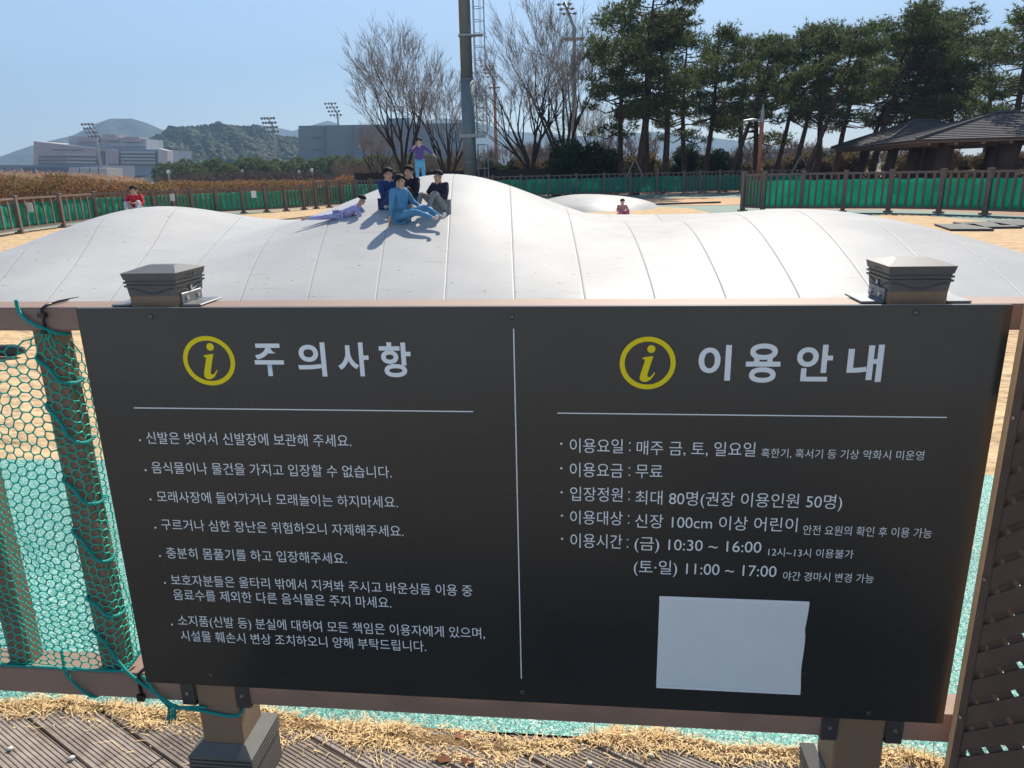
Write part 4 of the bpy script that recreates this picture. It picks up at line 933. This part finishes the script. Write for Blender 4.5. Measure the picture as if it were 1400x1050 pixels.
# ------------------------------------------------------------------ green knotted net
m_cord=mat('green_net_cord',(.015,.42,.30),.6,.3,col2=(.03,.52,.40),scale=30,bump=.0006,bscale=900)
m_rope=mat('teal_rope',(.006,.25,.23),.6,.3,col2=(.012,.34,.30),scale=40)
net=thing('safety_net','turquoise knotted mesh net tied over the fence left of the notice board','net',(-1.16,YF,.35))
XB=-1.190; XE=-1.130; BY=YF+.012   # front face of the wrapped baluster
rn=random.Random(77)
a_c,h_c=.0137,.0215
ZT=1.165
def place(s_,z):
    # s_ : arclength from the left; wraps round the right edge of the baluster
    fold=smooth(1.13,1.195,z)          # gathering under the tie
    y=BY-.004
    if s_<=XE: 
        x=s_
        if x<XB: 
            gap=(XB-x); y=BY-.004-.010*math.sin(min(1,gap/.18)*math.pi)+.002*math.sin(z*37+x*21)
    else:
        over=s_-XE; x=XE+.004+.002*math.sin(z*30); y=BY+over
    # gather toward tie
    gx_,gy_,gz_=-1.140,BY-.008,1.205
    if x>XB-.07:
        k=fold*(.80 if x>XB else .80*max(0,1-(XB-x)/.07)); x=x+(gx_-x)*k; y=y+(gy_-y)*k*.8; z=z+(gz_-z)*k*.35
    return Vector((x,y,z))
def smooth(a,b,x): t_=min(1,max(0,(x-a)/(b-a))); return t_*t_*(3-2*t_)
nodes={};edges=set()
def ztop(s_): 
    if s_>XB: return 1.205
    return 1.205-.055*math.sin(min(1,(XB-s_)/.10)*math.pi/2)+.05*smooth(.08,.4,XB-s_)
def nid(x,z): return (round(x,4),round(z,4))
for i in range(-2,40):
    for j in range(0,42):
        cx_=-1.66+i*1.5*a_c; cz_=.352+ (j+.5*(i%2))*h_c
        if cx_>XE+.052: continue
        if cz_>ztop(cx_): continue
        hx=[(cx_+a_c,cz_),(cx_+a_c/2,cz_+h_c/2),(cx_-a_c/2,cz_+h_c/2),(cx_-a_c,cz_),(cx_-a_c/2,cz_-h_c/2),(cx_+a_c/2,cz_-h_c/2)]
        for k in range(6):
            p_,q_=nid(*hx[k]),nid(*hx[(k+1)%6]); edges.add(tuple(sorted((p_,q_))))
def NP(p_):
    if p_ not in nodes:
        rr=random.Random(hash(p_)&0xffff); x,z=p_; z2=.352+(z-.352)*(.86+.14*((z-.352)/.85))+.004*math.sin(x*17+z*9)
        z2=max(.349,z2)
        q=place(x+.005*math.sin(z*23+x*15)+.006*math.sin(z*9+x*7)+rr.uniform(-.0016,.0016),z2+.009*math.sin(x*19+z*6)+.004*math.sin(x*45+z*31)+rr.uniform(-.0014,.0014)); q.z=max(q.z,.348); nodes[p_]=q
    return nodes[p_]
# welding of nearly equal ids
keys=sorted({k for e in edges for k in e}); rep={}
grid={}
for k in keys:
    g_=(round(k[0]/.003),round(k[1]/.003)); hit=None
    for dx in(-1,0,1):
        for dz in(-1,0,1):
            if (g_[0]+dx,g_[1]+dz) in grid: hit=grid[(g_[0]+dx,g_[1]+dz)]
    if hit is None: grid[g_]=k; hit=k
    rep[k]=hit
edges={tuple(sorted((rep[a],rep[c]))) for a,c in edges}
b=MB()
for a,c in sorted(edges):
    if a==c: continue
    p_,q_=NP(a),NP(c)
    if (p_-q_).length>.05: continue
    b.tube([p_,(p_+q_)*.5,q_],[.0021,.00155,.0021],4,True)
o=b.obj('mesh_net',m_cord,net,True); o.matrix_parent_inverse=parent_inv(net)
def rope(pts,r=.0042,twist=.022,name='rope',parent=net,m=m_rope):
    # resample a smooth curve and twist three strands
    P_=[Vector(p) for p in pts]; out=[]
    for i in range(len(P_)-1):
        p0=P_[max(0,i-1)];p1=P_[i];p2=P_[i+1];p3=P_[min(len(P_)-1,i+2)]; n_=max(3,int((p2-p1).length/.0035))
        for k in range(n_):
            t_=k/n_; out.append(.5*((2*p1)+(-p0+p2)*t_+(2*p0-5*p1+4*p2-p3)*t_*t_+(-p0+3*p1-3*p2+p3)*t_**3))
    out.append(P_[-1]); b=MB(); s_=0; ph=0
    fr=[]; base=None
    for i,p in enumerate(out):
        d=(out[min(i+1,len(out)-1)]-out[max(i-1,0)]).normalized()
        if base is None: base=d.orthogonal().normalized()
        base=(base-d*base.dot(d)).normalized(); fr.append((p,base.copy(),d.cross(base),s_)); 
        if i<len(out)-1: s_+=(out[i+1]-p).length
    for k in range(3):
        pts_=[p+(b1*math.cos(2*math.pi*(k/3+s2/twist))+b2*math.sin(2*math.pi*(k/3+s2/twist)))*r*.5 for p,b1,b2,s2 in fr]
        b.tube(pts_,r*.56,5)
    o=b.obj(name,m,parent,True)
    if parent is net: o.matrix_parent_inverse=parent_inv(net)
    return o
RX=XE+.006; RY=BY-.007
for (q0,q1) in (((50,491),(118,528)),((63,556),(134,610)),((86,657),(151,694)),((99,727),(168,773)),((119,819),(183,848))):
    A_=SG(*q0,RY); B_=SG(*q1,RY)
    rope([(A_.x-.004,RY+.035,A_.z+.012),(A_.x,RY+.002,A_.z),(A_.x+.022,RY-.001,A_.z+(B_.z-A_.z)*.30),(XE-.012,RY-.001,A_.z+(B_.z-A_.z)*.78),(RX,RY+.003,B_.z+.006),(RX+.003,BY+.02,B_.z),(RX+.003,BY+.045,B_.z+.004)])
rope([(-1.197,RY-.006,1.262),(-1.190,YF-.006,1.235),(-1.165,YF-.010,1.215),(-1.143,YF-.008,1.204),(-1.12,YF-.004,1.192),(-1.108,BY+.01,1.185)])
rope([(XB-.004,BY+.002,.455),(XB+.03,RY,.425),(XE,RY-.004,.375),(-1.10,YF-.006,.345),(-1.05,YF-.008,.305),(-1.00,YF-.014,.272),(-.965,YF-.012,.262),(-.93,YF-.005,.252),(-.88,YF-.005,.243),(-.846,YF-.004,.242),(-.838,YF+.01,.25),(-.836,YF+.05,.275)])
rope([(-1.070,YF-.006,.345),(-1.04,YF-.010,.30),(-1.015,YF-.012,.272),(-.985,YF-.014,.268),(-.955,YF-.010,.266),(-.92,YF-.004,.262)],.0036)
rope([(-1.275,RY-.004,.40),(-1.275,RY-.006,.36),(-1.268,YF-.008,.345),(-1.245,YF-.010,.31),(-1.215,YF-.004,.276),(-1.205,YF+.02,.266)],.0040)
rope([(-1.66,BY-.008,.352),(-1.45,BY-.010,.350),(-1.27,BY-.010,.350),(-1.15,BY-.010,.349),(-1.118,BY-.002,.352),(-1.105,BY+.04,.372)],.0036)
# knot with frayed ends
b=MB(); rn=random.Random(6)
for k in range(9):
    c0=Vector((-1.0,YF-.014,.268)); p1=c0+Vector((rn.uniform(-.012,.02),rn.uniform(-.008,.006),rn.uniform(-.012,.012))); p2=c0+Vector((rn.uniform(-.022,.006),-.004,-.020-rn.uniform(0,.022))); b.tube([c0+Vector((rn.uniform(-.02,.02),0,rn.uniform(-.006,.008))),p1,p2],.0023,5)
o=b.obj('knot',m_rope,net,True); o.matrix_parent_inverse=parent_inv(net)
# frayed whitish-teal tuft caught in the net
# cable ties
m_tie=mat('black_nylon',(.012,.012,.014),.35,.5)
t=thing('cable_tie','black cable tie looped over the top rail with its long tail sticking up','cable tie',(-1.14,YF,1.2))
inv2=parent_inv(t)
b=MB(); b.tube([(-1.140,YF-.006,1.195),(-1.141,YF-.005,1.244),(-1.139,YF+.01,1.250),(-1.138,YF+.075,1.250)],.0028,6); b.tube([(-1.146,YF-.010,1.196),(-1.134,YF-.010,1.196)],.0045,6); o=b.obj('strap',m_tie,t,True); o.matrix_parent_inverse=inv2
b=MB(); b.box(-1.147,-1.132,YF-.013,YF-.003,1.226,1.236); o=b.obj('buckle',m_tie,t); o.matrix_parent_inverse=inv2
b=MB(); b.tube([(-1.139,YF-.006,1.246),(-1.12,YF+.02,1.256),(-1.085,YF+.04,1.262)],[.0018,.0016,.001],5); o=b.obj('tail',m_tie,t,True); o.matrix_parent_inverse=inv2
t=thing('cable_tie','black cable tie round the bottom rail just left of the notice board','cable tie',(-1.085,YF,.3)); inv2=parent_inv(t)
b=MB(); b.tube([(-1.083,YF-.002,.270),(-1.085,YF-.004,.31),(-1.083,YF-.003,.347),(-1.075,YF+.03,.352)],.0034,6); o=b.obj('strap',m_tie,t,True); o.matrix_parent_inverse=inv2
b=MB(); b.box(-1.094,-1.076,YF-.010,YF-.002,.273,.290); o=b.obj('buckle',m_tie,t); o.matrix_parent_inverse=inv2

# ------------------------------------------------------------------ notice board
SX0,SX1,SZ0,SZ1=-1.0455,.7545,.3470,1.2488
m_board=mat('charcoal_print',(.024,.025,.024),.26,.5,col2=(.0275,.028,.0265),scale=2.0,detail=2)
def rough_noise(m,lo,hi,scale,a=.35,c=.7):
    n=m.node_tree; b=n.nodes['Principled BSDF']; tc=n.nodes.new('ShaderNodeTexCoord'); t=n.nodes.new('ShaderNodeTexNoise'); t.inputs['Scale'].default_value=scale; t.inputs['Detail'].default_value=8
    q=n.nodes.new('ShaderNodeMapRange'); q.inputs[1].default_value=a; q.inputs[2].default_value=c; q.inputs[3].default_value=lo; q.inputs[4].default_value=hi
    n.links.new(tc.outputs['Object'],t.inputs[0]); n.links.new(t.outputs[0],q.inputs[0]); n.links.new(q.outputs[0],b.inputs['Roughness'])
rough_noise(m_board,.25,.34,3)
m_boarde=mat('board_edge_metal',(.5,.5,.5),.35,.5,.8)
m_let=mat('pale_lettering',(.83,.86,.87),.6,.3)
m_yel=mat('yellow_print',(.86,.68,.010),.6,.3)
sign=thing('notice_board','large charcoal notice board with Korean rules and opening hours fixed to the fence','sign',((SX0+SX1)/2,0,SZ0))
inv=parent_inv(sign)
def sg(o): o.parent=sign; o.matrix_parent_inverse=inv; return o
b=MB(); b.cur=0; b.box(SX0,SX1,0,.004,SZ0,SZ1,.0008)
o=sg(b.obj('board',m_board))
b=MB(); b.box(SX0+.001,SX1-.001,.0045,.0065,SZ0+.001,SZ1+.0008); sg(b.obj('backing_plate',m_boarde))
b=MB()
for x in (-.9,.0,.6):
    for z in (.31+.06,1.215): b.box(x-.02,x+.02,.0070,.0295,z-.012,z+.012)
sg(b.obj('spacer',m_brk))
TXT=-.0007
def text(s_,x0,x1,zb,zt,m=m_let,off=0,name='text_line',th=None):
    c=bpy.data.curves.new('t','FONT'); c.body=s_; c.offset=off; o=bpy.data.objects.new('t',c); C.objects.link(o); bpy.context.view_layer.update()
    me=bpy.data.meshes.new_from_object(o.evaluated_get(bpy.context.evaluated_depsgraph_get())); bpy.data.objects.remove(o)
    n_=len(me.vertices); co=np.empty(n_*3,dtype=np.float32); me.vertices.foreach_get('co',co); co=co.reshape(-1,3)
    xa,xb=co[:,0].min(),co[:,0].max(); sy=(zt-zb)/.905; zz=zb+(co[:,1]+.078)*sy; xx=x0+(co[:,0]-xa)/(xb-xa)*(x1-x0)
    co=np.stack([xx,np.full(n_,TXT),zz],1).astype(np.float32); me.vertices.foreach_set('co',co.ravel()); me.update(); me.materials.clear(); me.materials.append(m)
    me.name=name; return sg(link(name,me))
def line(s_,xa,ya_t,ya_b,xb,yb_b,off=0,m=m_let,name='text_line'):
    # measured corners of the printed line: left top/bottom, right bottom
    A=SG(xa,ya_b);T=SG(xa,ya_t);Bq=SG(xb,yb_b); zb=(A.z+Bq.z)/2; h=T.z-A.z
    return text(s_,A.x,Bq.x,zb,zb+h,m,off,name)
LB=-.003
def bullet(px,py,r=.0024):
    p=SG(px,py); b=MB(); b.poly([(p.x+r*math.cos(a),TXT,p.z+r*math.sin(a)) for a in np.linspace(0,-2*math.pi,13)[:-1]]); sg(b.obj('bullet_point',m_let))
for s_,xa,yt,yb,xb,yb2,bu in [
 ('신발은 벗어서 신발장에 보관해 주세요.',202,592.5,609,480.5,608.5,(191.6,601.6)),
 ('음식물이나 물건을 가지고 입장할 수 없습니다.',209.5,634.3,650.3,535.8,650.3,(199.4,642.6)),
 ('모래사장에 들어가거나 모래놀이는 하지마세요.',216.6,674.5,690,544,690.8,(206,682.6)),
 ('구르거나 심한 장난은 위험하오니 자제해주세요.',222.6,713.3,728.5,551.8,729.8,(212.7,721.2)),
 ('충분히 몸풀기를 하고 입장해주세요.',229.5,751.8,767,474.3,767.3,(219,759.8)),
 ('보호자분들은 울타리 밖에서 지켜봐 주시고 바운싱돔 이용 중',236,789.4,804.2,645.8,810.8,(225.8,796.7)),
 ('음료수를 제외한 다른 음식물은 주지 마세요.',239.4,810,824.9,535,826.6,None),
 ('소지품(신발 등) 분실에 대하여 모든 책임은 이용자에게 있으며,',245.6,846.2,860.8,663,867.5,(235.4,853.6)),
 ('시설물 훼손시 변상 조치하오니 양해 부탁드립니다.',249.3,866.6,881,582.7,885.7,None),
 ('이용요일',779.2,598.8,618.5,851.4,620,(767.4,606.5)),
 ('매주 금, 토, 일요일',870.3,601.5,621,1032,625,None),
 ('이용요금',779.2,632.3,652,851.4,652.8,(767.4,640)),
 ('무료',869,634,653.5,905.4,654.2,None),
 ('입장정원',779.6,665.3,684.8,851,686,(767.9,672.8)),
 ('최대 80명(권장 이용인원 50명)',868.6,668,687.4,1150,698,None),
 ('이용대상',779.6,698,717,851,717.5,(768.3,704.7)),
 ('신장 100cm 이상 어린이',868,701,720,1089,728.5,None),
 ('이용시간',780,729.8,749.3,850.4,749.3,(768.5,736.4)),
 ('(금) 10:30 ~ 16:00',867.5,732.5,751.5,1040,757.5,None),
 ('(토·일) 11:00 ~ 17:00',866.4,764.3,783.3,1060.6,790.6,None)]:
    line(s_,xa,yt,yb,xb,yb2,LB)
    if bu: bullet(*bu)
for px,py in ((861,609),(860.4,643),(860,676),(859.4,708.5),(858,741)):
    p=SG(px,py+6.5),SG(px,py-3.5)
    for q in p:
        b=MB(); r=.0017; b.poly([(q.x+r*math.cos(a),TXT,q.z+r*math.sin(a)) for a in np.linspace(0,-2*math.pi,11)[:-1]]); sg(b.obj('colon_dot',m_let))
for s_,xa,yt,yb,xb,yb2 in [('혹한기, 혹서기 등 기상 악화시 미운영',1040.3,612,624.8,1261.9,629.8),('안전 요원의 확인 후 이용 가능',1097.5,716.5,730,1272.8,736.6),('12시~13시 이용불가',1050,747.5,759.5,1166,764.3),('야간 경마시 변경 가능',1070,779.7,792.3,1193.5,798.2)]:
    line(s_,xa,yt,yb,xb,yb2,-.004)
for s_,xa,xb,yt,yb in [('주',348,388,469.6,514),('의',407,445.7,468,514.5),('사',461.8,504.2,468,514.3),('항',519,561.8,467.8,515.5),('이',954.9,999.3,471.5,520.2),('용',1019.7,1067,469.6,523),('안',1089,1138,471.2,521.3),('내',1158.3,1206.8,471,521.9)]:
    x0=SG(xa,(yt+yb)/2).x; x1=SG(xb,(yt+yb)/2).x; xm=(xa+xb)/2; zt=SG(xm,yt).z; zb=SG(xm,yb).z
    o=text(s_,x0,x1,zb,zt,m_let,.026,'heading_character')
    # fit ink height exactly
    me=o.data; n_=len(me.vertices); co=np.empty(n_*3,dtype=np.float32); me.vertices.foreach_get('co',co); co=co.reshape(-1,3); a,c=co[:,2].min(),co[:,2].max(); co[:,2]=zb+(co[:,2]-a)/(c-a)*(zt-zb); me.vertices.foreach_set('co',co.ravel()); me.update()
def icon(cx_,cy_,wpx,hpx,th=.0095):
    p=SG(cx_,cy_); r=(SG(cx_+wpx/2,cy_).x-SG(cx_-wpx/2,cy_).x)/2; rz_=(SG(cx_,cy_-hpx/2).z-SG(cx_,cy_+hpx/2).z)/2
    b=MB(); N_=64; vs=[]
    for k in range(N_):
        a=2*math.pi*k/N_; vs+=[(p.x+r*math.cos(a),TXT,p.z+rz_*math.sin(a)),(p.x+(r-th)*math.cos(a),TXT,p.z+(rz_-th)*math.sin(a))]
    b.add(vs,[(2*k,2*k+1,(2*k+3)%(2*N_),(2*k+2)%(2*N_)) for k in range(N_)]); sg(b.obj('icon_ring',m_yel))
    k_=r
    b=MB(); q=(p.x+.12*k_,p.z+.53*k_); b.poly([(q[0]+.145*k_*math.cos(a),TXT,q[1]+.145*k_*math.sin(a)) for a in np.linspace(0,-2*math.pi,25)[:-1]]); sg(b.obj('icon_dot',m_yel))
    ctr=[(-.20,.17),(-.14,.22),(.18,.27),(.20,.26),(.02,-.36),(.00,-.46),(.03,-.52),(.10,-.52),(.18,-.44),(.24,-.34),(.28,-.36),(.22,-.48),(.12,-.62),(-.02,-.70),(-.16,-.70),(-.26,-.62),(-.27,-.50),(-.10,.08),(-.11,.16),(-.17,.15)]
    vs=[(p.x+x*k_,TXT,p.z+z*k_) for x,z in ctr]
    b=MB(); b.add(vs,[(2,3,4,17),(1,2,17,18),(0,1,18,19),(17,4,5,16),(16,5,6,15),(15,6,7,14),(14,7,12,13),(7,8,11,12),(8,9,10,11)]); sg(b.obj('icon_letter',m_yel))
icon(286,493.3,70.5,67.5); icon(885.3,496.5,76.5,71.8)
def rule(xa,ya,xb,yb,t_=.0011):
    A,Bq=SG(xa,ya),SG(xb,yb); b=MB()
    if abs(A.x-Bq.x)>abs(A.z-Bq.z): z=(A.z+Bq.z)/2; b.poly([(A.x,TXT,z-t_),(Bq.x,TXT,z-t_),(Bq.x,TXT,z+t_),(A.x,TXT,z+t_)])
    else: x=(A.x+Bq.x)/2; b.poly([(x-t_,TXT,Bq.z),(x+t_,TXT,Bq.z),(x+t_,TXT,A.z),(x-t_,TXT,A.z)])
    sg(b.obj('divider_line',m_let))
rule(183.6,559.4,647,560.6); rule(762,562.4,1294,572.9); rule(701.3,449.2,713.6,927.5)
m_rivet=mat('dark_rivet',(.10,.10,.10),.3,.5,.6)
for px,py in ((206,433),(700,433),(1252.6,427.6),(289,923),(714,946),(1188,975)):
    p=SG(px,py); b=MB(); b.tube([(p.x,-.0002,p.z),(p.x,-.0016,p.z),(p.x,-.0024,p.z)],[.0058,.0052,.003],14); sg(b.obj('rivet',m_rivet,None,True))
# blank sticker
P4=[SG(901,812),SG(1102.5,825.5),SG(1094,951.8),SG(898,936.3)]
x0=(P4[0].x+P4[3].x)/2; x1=(P4[1].x+P4[2].x)/2; z1=(P4[0].z+P4[1].z)/2; z0=(P4[2].z+P4[3].z)/2
m_stk=mat('blank_sticker_film',(.76,.80,.79),.45,.4,var=.04,scale=8,bump=.0004,bscale=25)
rn=random.Random(9); vs=[];fs=[]
nx,nz2=18,14
for i in range(nz2+1):
    ex=.0018*math.sin(i*.95+1.2)+rn.uniform(0,.0012)-(.0015 if 6<=i<=8 else 0)
    for k in range(nx+1):
        u_=k/nx; v_=i/nz2; vs.append((x0+(x1-x0)*u_+(ex if k==nx else 0),-.0006-(.0025*rn.random() if k==nx else 0)-.0004*rn.random(),z0+(z1-z0)*v_))
for i in range(nz2):
    for k in range(nx): a=i*(nx+1)+k; fs.append((a,a+1,a+nx+2,a+nx+1))
b=MB(); b.add(vs,fs); o=sg(b.obj('blank_sticker',m_stk,None,True)); o['label']='blank white sticker with curling right edge'
b=MB(); b.box(x0-.0005,x1+.001,-.0022,-.0012,z1-.0065,z1+.0012); sg(b.obj('sticker_lip',mat('sticker_lip_film',(.82,.84,.86),.4,.4)))
b=MB(); b.box(x0+.0005,x1,-.0020,-.0012,z0-.001,z0+.005); sg(b.obj('sticker_lip',mat('sticker_lip_film',(.82,.84,.86),.4,.4)))

# ------------------------------------------------------------------ brown lattice screen at the right
m_lat=mat('lattice_brown',(.135,.090,.068),.65,.3,var=.2,scale=8)
m_latlit=mat('lattice_sunlit_tone',(.62,.36,.18),.6,.3,var=.12,scale=12)  # bright orange colour stands in for backlight on the screen's edge
lat=thing('lattice_screen','dark brown diagonal lattice screen with an edge coloured as if sunlit at the right of the photo','screen',(.765,-.02,0),R_(-56)); 
# local: +x runs along the screen away from the fence toward the camera side
Hl=1.75
b=MB(); b.box(0,.010,-.012,.022,.0,Hl,.002); b.obj('edge_strip',m_latlit,lat)
b=MB(); b.box(.010,.024,-.010,.020,.0,Hl); b.obj('frame_stile',m_lat,lat)
b=MB(); b.box(.024,.9,-.010,.020,.0,.05); b.obj('frame_rail',m_lat,lat)
b=MB(); b.box(.024,.9,-.010,.020,Hl-.05,Hl); b.obj('frame_rail',m_lat,lat)
pit=.0636; sw=.032
for sgn in(1,-1):
    y0,y1=((-.006,.000) if sgn>0 else (.0005,.0065))
    k=-40
    while k<40:
        # line z = z0 + sgn*x ; clip to the frame
        z0_=k*pit*1.0; k+=1
        pts=[]
        hw=sw/math.sqrt(2)
        xa,xb=.024,.9
        za,zb=z0_+sgn*xa,z0_+sgn*xb
        def cl_(x): return z0_+sgn*x
        lo,hi=.05,Hl-.05
        # find parameter range inside
        xs_=[xa,xb]
        if sgn>0: xs_=[max(xa,lo-z0_),min(xb,hi-z0_)]
        else: xs_=[max(xa,z0_-hi),min(xb,z0_-lo)]
        if xs_[1]-xs_[0]<.03: continue
        b=MB(); A0,A1=xs_
        p=[(A0,cl_(A0)-hw),(A1,cl_(A1)-hw),(A1,cl_(A1)+hw),(A0,cl_(A0)+hw)]
        p=[(x,min(max(z,lo-.0),hi)) for x,z in p]
        b.add([(x,y0,z) for x,z in p]+[(x,y1,z) for x,z in p],[(0,1,2,3),(7,6,5,4),(0,4,5,1),(1,5,6,2),(2,6,7,3),(3,7,4,0)]); b.obj('slat',m_lat,lat)
b=MB(); b.box(.756,.80,-.006,-.001,1.195,1.249); o=np_(b.obj('bracket',m_brk,nf))
for z in (.40,.72,1.05): 
    b=MB(); b.tube([(.017,-.011,z),(.017,-.014,z)],[.004,.003],8); b.obj('screw',m_screw,lat)
